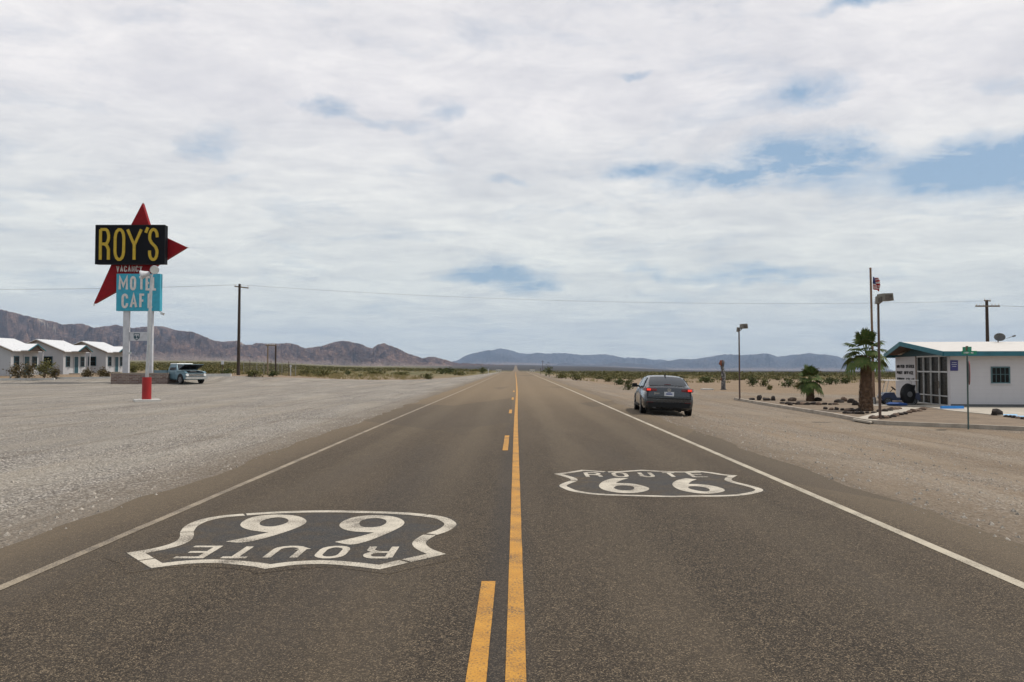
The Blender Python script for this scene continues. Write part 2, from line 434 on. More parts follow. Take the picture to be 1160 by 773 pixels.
def tag(o, label=None, cat=None, group=None, kind=None):
    if label: o['label'] = label
    if cat: o['category'] = cat
    if group: o['group'] = group
    if kind: o['kind'] = kind
    return o
def thing(name, label, cat, loc=(0, 0, 0), rz=0.0, group=None):
    o = bpy.data.objects.new(name, None); COL.objects.link(o)
    o.location = loc; o.rotation_euler = (0, 0, rz); o.empty_display_size = .3
    return tag(o, label, cat, group)
def dup(root, loc, rz, label, group=None, sc=None):
    r = root.copy(); COL.objects.link(r); r.location = loc; r.rotation_euler = (0, 0, rz)
    if sc: r.scale = (sc, sc, sc) if not hasattr(sc, '__len__') else sc
    r['label'] = label
    if group: r['group'] = group
    def rec(a, b):
        for ch in [c for c in bpy.data.objects if c.parent == a]:
            c = ch.copy(); COL.objects.link(c); c.parent = b; rec(ch, c)
    rec(root, r)
    return r

# ------------------------------------------------------------------ stroke font
def arc(cx, cy, rx, ry, a0, a1, n=7):
    return [(cx + rx * math.cos(R(a0 + (a1 - a0) * i / n)), cy + ry * math.sin(R(a0 + (a1 - a0) * i / n))) for i in range(n + 1)]
def oval(ry=.28):
    return arc(.5, 1 - ry, .5, ry, 0, 180) + arc(.5, ry, .5, ry, 180, 360) + [(1, 1 - ry)]
GL = {
 'R': [[(0, 0), (0, 1)], [(0, 1), (.55, 1)] + arc(.6, .76, .4, .24, 80, -80) + [(.5, .52), (0, .52)], [(.5, .52), (.8, .46), (1, .34), (1, 0)]],
 'O': [oval()], 'Y': [[(0, 1), (.5, .48), (1, 1)], [(.5, .5), (.5, 0)]], "'": [[(.75, 1), (.3, 0)]],
 'S': [[(1, .74)] + arc(.5, .78, .5, .22, 20, 180) + [(0, .68), (.25, .56), (.8, .42), (1, .30)] + arc(.5, .22, .5, .22, 0, -180) + [(0, .3)]],
 'V': [[(0, 1), (.5, 0), (1, 1)]], 'A': [[(0, 0), (.5, 1), (1, 0)], [(.22, .32), (.78, .32)]],
 'C': [[(1, .7)] + arc(.5, .75, .5, .25, 0, 180) + arc(.5, .25, .5, .25, 180, 360) + [(1, .32)]],
 'N': [[(0, 0), (0, 1), (1, 0), (1, 1)]], 'M': [[(0, 0), (0, 1), (.5, .3), (1, 1), (1, 0)]],
 'T': [[(.0, 1), (1, 1)], [(.5, 1), (.5, 0)]], 'E': [[(1, 1), (0, 1), (0, 0), (1, 0)], [(0, .52), (.8, .52)]],
 'L': [[(0, 1), (0, 0), (1, 0)]], 'F': [[(1, 1), (0, 1), (0, 0)], [(0, .52), (.8, .52)]],
 'U': [[(0, 1), (0, .25)] + arc(.5, .25, .5, .25, 180, 360) + [(1, 1)]],
 'I': [[(.5, 0), (.5, 1)]], 'D': [[(0, 0), (0, 1), (.5, 1)] + arc(.5, .6, .5, .4, 80, 0, 3) + arc(.5, .4, .5, .4, 0, -80, 3) + [(.5, 0), (0, 0)]],
 'P': [[(0, 0), (0, 1), (.6, 1), (1, .88), (1, .62), (.6, .5), (0, .5)]],
 'B': [[(0, 0), (0, 1), (.7, 1), (.95, .88), (.95, .64), (.7, .52), (0, .52)], [(.7, .52), (1, .4), (1, .12), (.7, 0), (0, 0)]],
 '6': [[(.95, .95), (.55, 1), (.15, .85), (0, .5), (0, .3)] + arc(.5, .28, .5, .28, 180, 520, 12)],
 'J': [[(.9, 1), (.9, .25), (.6, 0), (.3, 0), (0, .25)]], ' ': [],
}
def letters(mb, text, u0, u1, v0, v1, w, place, gap=.35, boxes=None):
    """text in the rectangle u0..u1, v0..v1"""
    n = len(text); adv = (u1 - u0) / (n + (n - 1) * gap)
    for i, ch in enumerate(text):
        a, b = (u0 + i * adv * (1 + gap), u0 + i * adv * (1 + gap) + adv) if boxes is None else boxes[i]
        s = 1 if b > a else -1; c, d = a + s * w / 2, b - s * w / 2
        q = 1 if v1 > v0 else -1; e, f = v0 + q * w / 2, v1 - q * w / 2
        for m_, st in enumerate(GL[ch]): mb.ribbon([(c + (d - c) * x, e + (f - e) * y) for x, y in st], w, (lambda k: lambda u, v_, q_: place(u, v_, q_ * k))(1 + .15 * m_))
    return mb

# ================================================================== GROUND
def grow(a, b, first, k):
    out = [a]; d = first
    while out[-1] + d < b: out.append(out[-1] + d); d *= k
    out.append(b); return out
ys = [-400, -200, -100, -50, -25, -12, -6, -3] + [.5 * i for i in range(0, 84)] + [42 + 1.5 * i for i in range(0, 33)]
ys = ys + [91.5, 93, 95, 97, 99] + grow(101, 22500, 2.0, 1.035)
ROADX = [-4.9, -4.2, -3.9, -2, 0, 2, 3.9, 4.2, 4.9]
pos = grow(5.6, 24000, .7, 1.065)
xs = sorted([-p for p in pos] + ROADX + pos)
def inpoly(x, y, P):
    r = False; j = len(P) - 1
    for i in range(len(P)):
        xi, yi = P[i]; xj, yj = P[j]
        if (yi > y) != (yj > y) and x < (xj - xi) * (y - yi) / (yj - yi) + xi: r = not r
        j = i
    return r
def segd(x, y, P):
    b = 1e9
    for i in range(len(P)):
        x1, y1 = P[i - 1]; x2, y2 = P[i]; dx, dy = x2 - x1, y2 - y1
        t = max(0, min(1, ((x - x1) * dx + (y - y1) * dy) / (dx * dx + dy * dy)))
        b = min(b, math.hypot(x - x1 - t * dx, y - y1 - t * dy))
    return b
def gp(px, py): p = G(px, py); return (p.x, p.y)
LOTL = [(-4, -60), (-400, -60), (-140, 84), (-60, 84), gp(60, 429.5), gp(125, 428), gp(225, 426.3), gp(300, 427.6), gp(400, 430), gp(470, 430.5), gp(520, 427.5), gp(550, 423.5), (-5.4, 290), (-4, 290)]
LOTR = [(4, -60), (300, -60), (120, 20), (40, 52), (24, 58), gp(860, 445), gp(800, 443), gp(740, 439), gp(690, 436), gp(650, 430), gp(618, 424.5), (5.4, 290), (4, 290)]
v = []; f = []; A1 = []; A2 = []; A3 = []
for j, y in enumerate(ys):
    for i, x in enumerate(xs):
        v.append((x, y, H(x, y)))
        a = 0.0
        if y < 400 and abs(x) < 420:
            for P in (LOTL, LOTR):
                d = segd(x, y, P); sgn = 1 if inpoly(x, y, P) else -1
                a = max(a, min(1, max(0, .5 + sgn * d / 3.0)))
        A1.append(a)
        px = px_of(x, y) if y > 20 else (2000 if x > 0 else -2000)
        A2.append(ss(96, 190, y) if px < 584 else ss(110, 260, y))
        lv = ss(650, 1700, y) * ss(440, 540, px)
        A3.append(lv)
nx = len(xs)
for j in range(len(ys) - 1):
    for i in range(nx - 1): f.append((j * nx + i, j * nx + i + 1, (j + 1) * nx + i + 1, (j + 1) * nx + i))
mb = MB(); mb.v = v; mb.f = f
g = mb.build('ground', GROUND); g.data.shade_smooth(); tag(g, kind='structure')
for nm, arr in (('lot', A1), ('scrub', A2), ('lava', A3)):
    a = g.data.attributes.new(nm, 'FLOAT', 'POINT'); a.data.foreach_set('value', arr)

# road: one strip that follows the crest and comes back into view on the far plain
def hr(x, y, up): return H(x, y) + up + max(0, y) * 4e-5
mb = MB(); ry = [y for y in ys if y <= 30000]; w = len(ROADX)
ex = [-4.9, -4.2, -3.9, -2, 0, 2, 3.9, 4.2, 4.9]
for j, y in enumerate(ry):
    for i, x in enumerate(ROADX):
        xx = x
        if i in (0, w - 1): xx = x * .95 + .26 * noise.noise(Vector((x, y * .35, 0))) + .14 * noise.noise(Vector((x, y * 1.1, 3)))
        mb.v.append((xx, y, hr(xx, y, .012)))
for j in range(len(ry) - 1):
    for i in range(w - 1): mb.f.append((j * w + i, j * w + i + 1, (j + 1) * w + i + 1, (j + 1) * w + i))
tag(mb.build('road', ASPH), kind='structure')
def wob(y): return .08 * ss(20, 60, y) * (1 - ss(80, 170, y))
def line(name, x0, wd, y0, y1, mat, up=.016, jit=0.0):
    mb = MB(); Y = [y0] + [y for y in ys if y0 + .01 < y < y1 - .01] + [y1]
    for y in Y:
        o = wob(y) + x0
        j1 = jit * noise.noise(Vector((x0 * 9, y * 2.3, 0))); j2 = jit * noise.noise(Vector((x0 * 9, y * 2.3, 7)))
        for xx in (o - wd / 2 + j1, o + wd / 2 + j2): mb.v.append((xx, y, hr(xx, y, up)))
    for k in range(len(Y) - 1): mb.f.append((2 * k, 2 * k + 1, 2 * k + 3, 2 * k + 2))
    return tag(mb.build(name, mat), kind='structure')
line('centre_line', 0.0, .112, -40, 600, YEL, jit=.004)
line('edge_line', -3.82, .095, -40, 330, WHF, jit=.007)
line('edge_line', 3.80, .11, -40, 330, WHE, jit=.005)
gy = lambda py: G(560, py).y
dashes = [(-1.5, gy(660.8)), (gy(511.2), gy(494.2)), (gy(468.9), gy(464.6)), (gy(453.4), gy(450.7))]
last = dashes[-1][1]
for k in range(1): dashes.append((last + 9.6, last + 12.8)); last += 12.8
for a, b in dashes: line('lane_dash', -.208, .107, a, b, YEL, jit=.003)

# painted highway shields
def smooth_line(P, closed, it=2, keep=48):
    for _ in range(it):
        n = len(P); Q = []
        for i in range(n):
            p = Vector(P[i]); a = Vector(P[i - 1]) if (i or closed) else None; b = Vector(P[(i + 1) % n]) if (i < n - 1 or closed) else None
            if a is None or b is None: Q.append(tuple(p)); continue
            if (p - a).angle(b - p, 0) > R(keep): Q.append(tuple(p)); continue
            Q += [tuple(p.lerp(a, .25)), tuple(p.lerp(b, .25))]
        P = Q
    return P
def ground_xy(px, py):
    p = G(px, py); return (p.x, p.y)
def crop(ox, oy, sc): return lambda x, y: ground_xy(ox + x / sc, oy + y / sc)
flat = lambda up: (lambda u, v_, d: (u, v_, H(u, v_) + up - .002 + .002 * d))
def shield(label, outline, breaks, sixes, words, wd, lw, flip):
    t = thing('route_shield', label, 'road marking')
    P = outline
    area = sum(P[i - 1][0] * P[i][1] - P[i][0] * P[i - 1][1] for i in range(len(P)))
    lo, hi = (0, wd) if area > 0 else (-wd, 0)
    cx = sum(p[0] for p in P) / len(P); cy = sum(p[1] for p in P) / len(P)
    # dark sealed ground behind the paint
    mb = MB(); N = []
    dense = []
    for i in range(len(P)):
        a, b = P[i - 1], P[i]; n = max(1, int(math.dist(a, b) / .12))
        dense += [(a[0] + (b[0] - a[0]) * k / n, a[1] + (b[1] - a[1]) * k / n) for k in range(n)]
    val = [0.0]; mb.v.append((cx, cy, H(cx, cy) + .0145))
    for ring, vv in ((.55, 0.0), (1.0, .22), (1.12, 1.0)):
        for q in dense:
            k = ring + (.05 * noise.noise(Vector((q[0] * 3, q[1] * 3, 1))) if ring > 1 else 0)
            x, y = cx + (q[0] - cx) * k, cy + (q[1] - cy) * k
            mb.v.append((x, y, H(x, y) + .0145)); val.append(vv)
    n = len(dense)
    for i in range(n): mb.f.append((0, 1 + i, 1 + (i + 1) % n))
    for r_ in range(2):
        for i in range(n): mb.f.append((1 + r_ * n + i, 1 + r_ * n + n + i, 1 + r_ * n + n + (i + 1) % n, 1 + r_ * n + (i + 1) % n))
    o = mb.build('sealed_patch', SEAL, t); a = o.data.attributes.new('edge', 'FLOAT', 'POINT'); a.data.foreach_set('value', val)
    mb = MB(); pl = flat(.018)
    if breaks:
        n = len(P); br = sorted(breaks)
        for i, b0 in enumerate(br):
            b1 = br[(i + 1) % len(br)]; seq = [P[b0 % n]]; k = b0
            while k % n != b1 % n or len(seq) == 1 and k == b0: k += 1; seq.append(P[k % n])
            s0, s1 = Vector(seq[0]), Vector(seq[1]); seq[0] = tuple(s0 + (s1 - s0).normalized() * .015)
            e0, e1 = Vector(seq[-1]), Vector(seq[-2]); seq[-1] = tuple(e0 + (e1 - e0).normalized() * .015)
            mb.ribbon(smooth_line(seq, False), wd, pl, lo, hi)
    mb.build('outline', WHT, t)
    for out, hole in sixes:
        a = [Vector((x, y, 0)) for x, y in smooth_line(out, True, 2, 75)]; b = [Vector((x, y, 0)) for x, y in smooth_line(hole, True, 2, 100)]
        tr = tessellate_polygon([a, b]); al = a + b
        mb = MB().add([(q.x, q.y, H(q.x, q.y) + .018) for q in al], [tuple(x) for x in tr]); mb.build('numeral', WHT, t)
    mb = MB()
    for ch, x0, x1, y0, y1 in words: letters(mb, ch, x0, x1, y0, y1, lw, pl)
    mb.build('lettering', WHT, t)
    return t
c1 = crop(140, 570, 5.8); c2 = crop(330, 570, 5.8)
OL = [c1(20, 340), c1(200, 312), c1(330, 275), c1(372, 240), c1(370, 205), c1(400, 160), c1(500, 118), c1(640, 92), c1(795, 80), c1(1000, 66), c2(100, 60),
      c2(320, 58), c2(560, 65), c2(760, 72), c2(900, 85), c2(1020, 103), c2(1080, 135), c2(1088, 160), c2(1030, 198), c2(950, 222), c2(890, 258), c2(880, 285), c2(930, 320), c2(1015, 348),
      c2(780, 402), c2(580, 450), c2(400, 427), c2(200, 411), c2(0, 420), c1(930, 447), c1(840, 427), c1(600, 405), c1(400, 412), c1(180, 442), c1(100, 392)]
def tr(f, P): return [f(*p) for p in P]
six_b = ([(285, 268), (440, 235), (545, 205), (400, 200), (330, 180), (310, 155), (345, 125), (420, 100), (520, 90), (620, 92), (700, 105), (745, 130), (740, 155), (690, 185), (600, 225), (500, 265), (410, 287), (350, 283)],
         [(445, 150), (450, 130), (500, 113), (570, 108), (620, 120), (630, 140), (590, 165), (520, 172), (460, 168)])
six_a = ([(670, 265), (800, 240), (950, 205), (820, 190), (765, 165), (770, 140), (820, 110), (900, 92), (1000, 85), (1102, 90), (1162, 100), (1207, 125), (1192, 150), (1102, 190), (960, 235), (840, 265), (750, 275)],
         [(890, 150), (900, 130), (960, 110), (1030, 103), (1080, 115), (1085, 135), (1040, 155), (970, 168), (910, 162)])
yb, yt = ground_xy(300, 635)[1], ground_xy(300, 620.6)[1]
def lx(px, Y): return ray(px, 500).x / 1 * Y
W1 = []
for ch, a, b in (('R', 443.8, 408.4), ('O', 387.5, 352), ('U', 335.5, 296), ('T', 282.5, 245), ('E', 229.7, 191.5)):
    p0 = G(a, 634.9).x; p1 = G(b, 634.9).x; W1.append((ch, p0, p1, yt, yb))
shield('worn white sixty-six shield painted upside down in the left lane', OL, [4, 8, 14, 19, 24, 34], [(tr(c1, six_a[0]), tr(c1, six_a[1])), (tr(c2, six_b[0]), tr(c2, six_b[1]))], W1, .125, .066, True)
c3 = crop(620, 525, 8.923); c4 = crop(740, 525, 8.923)
OR = [c3(70, 118), c3(200, 102), c3(350, 77), c3(600, 94), c3(700, 94), c3(950, 77), c4(100, 90), c4(300, 97), c4(440, 87), c4(600, 103), c4(740, 128), c4(850, 133),
      c4(800, 160), c4(785, 185), c4(880, 212), c4(1000, 240), c4(1100, 270), c4(1118, 290), c4(1060, 312), c4(900, 340), c4(700, 351), c4(400, 350), c4(190, 357), c3(1000, 349), c3(700, 342), c3(500, 332), c3(350, 316), c3(220, 292),
      c3(170, 270), c3(108, 240), c3(160, 212), c3(235, 188), c3(238, 170), c3(190, 152)]
s3 = ([(820, 162), (700, 160), (620, 172), (560, 195), (525, 225), (520, 250), (560, 280), (640, 300), (760, 315), (880, 315), (980, 300), (1030, 280), (1030, 262), (970, 240), (860, 217), (750, 212), (690, 213), (735, 187)],
      [(670, 258), (700, 240), (780, 235), (860, 243), (885, 260), (870, 280), (800, 290), (720, 283), (680, 270)])
s4 = ([(440, 175), (330, 163), (250, 178), (200, 205), (190, 230), (220, 262), (290, 290), (400, 312), (520, 322), (640, 317), (710, 300), (728, 285), (700, 265), (600, 238), (470, 222), (355, 222), (380, 195)],
      [(350, 252), (370, 245), (450, 245), (540, 260), (578, 280), (560, 298), (500, 299), (400, 281), (360, 267)])
yt, yb = ground_xy(700, 536.6)[1], ground_xy(700, 541.9)[1]
W2 = []
for ch, a, b in (('R', 664, 683.5), ('O', 696, 714), ('U', 727.4, 743.8), ('T', 754.5, 773), ('E', 784.6, 804.6)):
    W2.append((ch, G(a, 541.9).x, G(b, 541.9).x, yb, yt))
shield('worn white sixty-six shield painted upright in the right lane', OR, [3, 12, 19, 31], [(tr(c3, s3[0]), tr(c3, s3[1])), (tr(c4, s4[0]), tr(c4, s4[1]))], W2, .10, .060, False)

# loose stones along both verges
def stones(n):
    mb = MB(); rnd = random.Random(5)
    for _ in range(n):
        side = -1 if rnd.random() < .55 else 1
        y = 5 + 28 * rnd.random() ** 1.3
        x = side * (4.55 + abs(rnd.gauss(0, 1)) * 3.2 + rnd.random() * 6 * (rnd.random() < .4))
        if side > 0 and 24 < y and x > 11: continue
        r = .007 + .030 * rnd.random() ** 5; z = H(x, y); a = rnd.random() * 6.28
        c, s_ = math.cos(a), math.sin(a); q = .6 + rnd.random() * .6
        vs = [(x + c * r, y + s_ * r, z), (x - s_ * r * q, y + c * r * q, z), (x - c * r * .9, y - s_ * r * .9, z), (x + s_ * r * q, y - c * r * q, z),
              (x + c * r * .3, y + s_ * r * .4, z + r * (.7 + .5 * rnd.random()))]
        mb.add(vs, [(0, 1, 4), (1, 2, 4), (2, 3, 4), (3, 0, 4)])
    return mb
tag(stones(15000).build('gravel', M('gravel_stone')), 'loose grey and tan gravel on the verges', 'gravel', kind='stuff')

# ================================================================== MOUNTAINS
def ridge_mesh(name, sky, D0, D1, mat, rough, nscale, cols, rows, seed, marks=True, base_drop=4.0, pw=1.25):
    px0, px1 = sky[0][0], sky[-1][0]
    def skyl(px):
        for i in range(len(sky) - 1):
            if px <= sky[i + 1][0]:
                t = (px - sky[i][0]) / (sky[i + 1][0] - sky[i][0]); return lerp(sky[i][1], sky[i + 1][1], t)
        return sky[-1][1]
    V = []; Fc = []; pale = []; fan = []
    back = max(6, rows // 6)
    for i in range(cols + 1):
        px = px0 + (px1 - px0) * i / cols; a = (px - 584.3) / F
        sp = skyl(px) + 1.1 * noise.noise(Vector((px * .09, seed, 0))) + .6 * noise.noise(Vector((px * .31, seed, 5))) + .35 * noise.noise(Vector((px * .8, seed, 9)))
        for j in range(rows + back + 1):
            if j <= rows: t = j / rows; D = lerp(D0, D1, t)
            else: t = (j - rows) / back; D = lerp(D1, D1 * 1.12, t)
            x, y = a * D, D
            gz = zfar(px, D0) - base_drop
            top = CAMZ + (416 - sp) * D1 / F
            hgt = max(0, top - gz)
            if j <= rows:
                p = Vector((x, y, seed * 100)) / nscale
                rg = 0; am = 1; fr = 1; s_ = 0
                for o in range(6):
                    rg += am * (1 - abs(noise.noise(p * fr)) * 2.2); s_ += am; am *= .58; fr *= 2.15
                rg = rg / s_
                fb = t ** pw
                z = gz + hgt * (fb + rough * (rg - .55) * (math.sin(math.pi * min(1, t)) ** .8) * (1 - .35 * t))
                lim = CAMZ + (416 - sp) * D / F
                if j < rows: z = min(z, lim - (1 - t) * hgt * .02)
                z = max(z, gz - 2 - 3 * (1 - t)) if t > .02 else gz - 10
                if j == rows: z = top
            else: z = lerp(top, gz - 30, t)
            V.append((x, y, z))
            py = 416 - (z - CAMZ) * F / D
            m_ = 0.0
            if marks:
                d = abs((py - 362) - (px - 42) * .62)
                if 40 < px < 62 and d < 1.1: m_ = .9
                if abs(px - 277) < 6 and 384.5 < py < 390.5: m_ = .95 * (1 - abs(px - 277) / 9)
            pale.append(m_); fan.append(1 - ss(.05, .2, (z - gz) / max(hgt, 1)))
    n = rows + back + 1
    for i in range(cols):
        for j in range(n - 1): Fc.append((i * n + j, (i + 1) * n + j, (i + 1) * n + j + 1, i * n + j + 1))
    mb = MB(); mb.v = V; mb.f = Fc; o = mb.build(name, mat); o.data.shade_smooth(); tag(o, kind='structure')
    for nm, arr in (('pale', pale), ('fan', fan)):
        at_ = o.data.attributes.new(nm, 'FLOAT', 'POINT'); at_.data.foreach_set('value', arr)
    return o
SKYL = [(-160, 352), (-60, 347), (0, 350.6), (24, 357), (53, 363), (68, 367.5), (92, 366.5), (104, 371), (118, 370), (130, 368), (148, 371.5), (167, 370), (183, 369.5), (198, 374), (217, 376), (227, 379.6),
        (241, 386), (256, 387), (268, 386), (278, 391), (285, 391), (290, 388.5), (299, 389.3), (310, 389.3), (328, 388.7), (337, 391), (345, 394.8), (355, 393.5), (365, 392), (377, 388), (386, 386), (397, 387.5), (410, 390.5), (422, 394.6), (428, 391), (435, 388.6),
        (449, 394.5), (466, 402), (478, 406), (485, 404.6), (493, 404), (505, 408.5), (521, 411.6), (540, 412.2), (565, 413.2), (600, 415)]
RM1 = make_rockface('near_mountain_rock', (.048, .030, .028), (.18, .110, .082), (.40, .25, .16), 2.6)
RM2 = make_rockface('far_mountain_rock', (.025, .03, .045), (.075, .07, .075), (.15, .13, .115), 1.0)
ridge_mesh('mountains', SKYL, 5200, 7200, RM1, 1.9, 400, 1000, 130, 3, True, 2.0, 1.0)
SKYC = [(490, 416), (505, 411.5), (518.6, 407.8), (528, 403), (537, 399.8), (552, 397.5), (568, 394.7), (574, 396), (580.7, 397.4), (588, 400), (597, 401.5), (607.6, 399.5), (620, 400.8), (640.7, 400), (650, 401.5), (661, 402.4), (672, 401.8), (686, 401.5),
        (698, 404), (711, 405.2), (736, 406.7), (756.5, 408.8), (780, 411), (820, 416)]
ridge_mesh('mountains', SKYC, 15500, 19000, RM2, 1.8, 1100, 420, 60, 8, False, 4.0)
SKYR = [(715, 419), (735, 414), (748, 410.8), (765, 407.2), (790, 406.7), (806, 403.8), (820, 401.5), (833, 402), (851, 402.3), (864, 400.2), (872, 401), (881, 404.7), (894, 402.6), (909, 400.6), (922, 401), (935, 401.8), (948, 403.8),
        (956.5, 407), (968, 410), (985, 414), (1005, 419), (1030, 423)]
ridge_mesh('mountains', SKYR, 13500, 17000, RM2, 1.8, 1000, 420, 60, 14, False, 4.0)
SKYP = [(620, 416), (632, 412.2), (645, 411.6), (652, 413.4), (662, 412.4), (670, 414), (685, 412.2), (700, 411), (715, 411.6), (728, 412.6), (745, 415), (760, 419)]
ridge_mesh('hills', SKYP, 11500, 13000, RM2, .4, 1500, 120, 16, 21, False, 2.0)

# ================================================================== SCRUB
def bush_tris(c, w, h, n, rnd, leaf=.09, vs=None, fs=None, flat_=1.0):
    """n little leaf triangles gathered in uneven clumps"""
    k = max(3, int(n / 26)); cl = []
    for _ in range(k):
        a = rnd.random() * 6.28; r = w * .5 * rnd.random() ** .6 * .72
        cl.append((r * math.cos(a), r * math.sin(a), h * (.22 + .58 * rnd.random() * (1 - .5 * r / (w * .5))), .5 + .6 * rnd.random()))
    for _ in range(n):
        q = cl[int(rnd.random() * k)]; s_ = w * .20 * q[3]
        x = c[0] + q[0] + rnd.gauss(0, 1) * s_; y = c[1] + q[1] + rnd.gauss(0, 1) * s_; z = c[2] + min(h * 1.08, max(.02, q[2] + rnd.gauss(0, 1) * h * .16 * q[3]))
        b = len(vs); l = leaf * (.6 + .8 * rnd.random())
        for _k in range(3): vs.append((x + rnd.uniform(-l, l), y + rnd.uniform(-l, l), z + rnd.uniform(-l, l)))
        fs.append((b, b + 1, b + 2))
def make_bush(name, w, h, n, seed, mat, leaf=.06):
    rnd = random.Random(seed); vs = []; fs = []
    bush_tris((0, 0, 0), w, h, n, rnd, leaf, vs, fs)
    mb = MB(); mb.v = vs; mb.f = fs; return mb
# far scrub that reads as one band
rnd = random.Random(11); vs = []; fs = []
def inlot(x, y): return inpoly(x, y, LOTL) or inpoly(x, y, LOTR)
cnt = 0
while cnt < 11000:
    y = 95 * (1300 / 95) ** (rnd.random() ** .62); px = rnd.uniform(-60, 1220)
    x = (px - 584.3) / F * y
    if abs(x) < 9 + .02 * y or inlot(x, y): continue
    if x > 8 and y < 118: continue
    if y < 130 and noise.noise(Vector((x * .05, y * .03, 0))) < -.05: continue
    if -70 < x < -45 and y < 125: continue
    if noise.noise(Vector((x * .02, y * .006, 4))) < -.16 or noise.noise(Vector((x * .09, y * .03, 9))) < -.2: continue
    hh = .3 + 1.35 * rnd.random() ** 1.8; ww = hh * (1.2 + 1.3 * rnd.random())
    n = 70 if y < 200 else (34 if y < 400 else 16)
    bush_tris((x, y, H(x, y) - .03), ww, hh, n, rnd, .13 if y < 200 else (.24 if y < 400 else .42), vs, fs); cnt += 1
mb = MB(); mb.v = vs; mb.f = fs
tag(mb.build('scrub', LEAFB), 'olive desert scrub spreading over the plain', 'scrub', kind='stuff')

GRASS = make_leaf('dry_grass_blade', (.30, .24, .10), (.22, .19, .075), (.36, .28, .14), .08)
vs = []; fs = []; cnt = 0; rnd = random.Random(23)
while cnt < 5200:
    y = 92 * (520 / 92) ** (rnd.random() ** .8); px = rnd.uniform(-60, 1220); x = (px - 584.3) / F * y
    if abs(x) < 7.5 + .012 * y or inlot(x, y) or (x > 8 and y < 104) or (-70 < x < -45 and y < 125): continue
    if noise.noise(Vector((x * .05, y * .02, 31))) < -.05: continue
    k_ = .25 + .3 * rnd.random(); z = H(x, y)
    for _ in range(9 if y < 200 else 5):
        a = rnd.random() * 6.28; r_ = k_ * (.4 + rnd.random()); w_ = (.03 if y < 200 else .09); b_ = len(vs)
        x1, y1 = x + math.cos(a) * r_ * .5, y + math.sin(a) * r_ * .5
        vs += [(x1 - w_, y1, z - .02), (x1 + w_, y1, z - .02), (x + math.cos(a) * r_, y + math.sin(a) * r_, z + k_ * (.6 + .6 * rnd.random()))]; fs.append((b_, b_ + 1, b_ + 2))
    cnt += 1
mb = MB(); mb.v = vs; mb.f = fs
tag(mb.build('dry_grass', GRASS), 'dry yellow grass tufts between the scrub', 'grass', kind='stuff')

def bush(px, py, wpx, hpx, mat, label, n=520, group='bushes on the desert floor', cat='bush', name='desert_bush'):
    p = G(px, py); k = p.y / F; w_, h_ = wpx * k, hpx * k
    t = thing(name, label, cat, p - Vector((0, 0, .03)), 0, group)
    s = int(px * 7 + py)
    make_bush('foliage', w_ * .86, h_ * 1.06, n, s, mat, .045 + .04 * w_).build('foliage', mat, t)
    mb = MB(); rr = random.Random(s)
    for _ in range(9):
        a = rr.random() * 6.28; q = w_ * .32 * rr.random()
        mb.tube([(0, 0, 0), (q * .4 * math.cos(a), q * .4 * math.sin(a), h_ * .35), (q * math.cos(a), q * math.sin(a), h_ * .8)], [.02, .014, .006], 4)
    mb.build('stem', M('stem'), t)
    return t
B = [
 (237, 424.5, 24, 8, LEAFO, 'yellow-green bush just behind the pale blue old car'),
 (258, 424.5, 16, 8, LEAFG, 'round green bush immediately left of the tall dark utility pole'),
 (289, 427, 22, 8, LEAFO, 'olive bush at the lot edge just right of the tall dark utility pole'),
 (309, 427, 14, 8, LEAFG, 'green bush at the foot of the twin wooden pole frame'),
 (346, 426.5, 15, 12, LEAFO, 'tall yellow-green bush right of the white marker post'),
 (364, 427, 24, 8, LEAFO, 'low wide olive bush second right of the white marker post'),
 (394, 425, 9, 6, LEAFG, 'small green bush standing alone on sand mid-way to the hills'),
 (408, 427.5, 6, 4, LEAFG, 'tiny dark bush on the bare sand at the gravel edge'),
 (425, 424.5, 22, 5, LEAFO, 'low pale olive bush left of the last hill of the near range'),
 (455, 425.5, 20, 5, LEAFO, 'flat olive bush behind the lone bush at the gravel edge'),
 (485, 430, 14, 8, LEAFO, 'rounded yellow-green bush alone at the edge of the left gravel'),
 (505, 424, 26, 8, LEAFG, 'dense green bush in front of the dark plain left of the road'),
 (520, 425.5, 18, 5, LEAFO, 'low olive bush between the gravel edge and the dense green one'),
 (547, 424, 12, 9.5, LEAFG, 'dark green bush on the left verge near the road crest'),
 (622, 427, 12, 14, LEAFG, 'tall grey-green bush on the right verge near the road crest'),
 (636, 429, 16, 7, LEAFO, 'yellow-olive bush right of the tall bush by the crest'),
 (653, 431, 18, 8, LEAFO, 'low yellow-olive bush beside a sandy bank right of the road'),
 (690, 433, 14, 8, LEAFO, 'small yellow-green bush left of the grey sedan'),
 (702, 436, 16, 7, LEAFG, 'dark green low bush left of the sedan mirror'),
 (712, 442, 14, 14, LEAFG, 'bright green bush right behind the left side of the sedan'),
 (800, 434, 18, 8, LEAFG, 'olive bush left of the carved totem'),
 (852, 438, 14, 13, LEAFG, 'dark green bush right of the near-totem lamp post'),
 (865, 438, 12, 10, LEAFO, 'shadowy olive bush third right of the carved totem'),
 (872, 442, 6, 7, LEAFO, 'little yellow-green bush in the sand left of the small palm'),
 (893, 439, 18, 11, LEAFG, 'wide green bush directly behind the small palm'),
 (905, 441, 12, 9, LEAFO, 'olive bush touching the left fronds of the small palm'),
 (942, 436, 20, 9, LEAFG, 'green bush between the small palm and the big palm'),
 (958, 435, 14, 8, LEAFG, 'dark bush just left of the big palm trunk'),
]
for b in B: bush(*b)

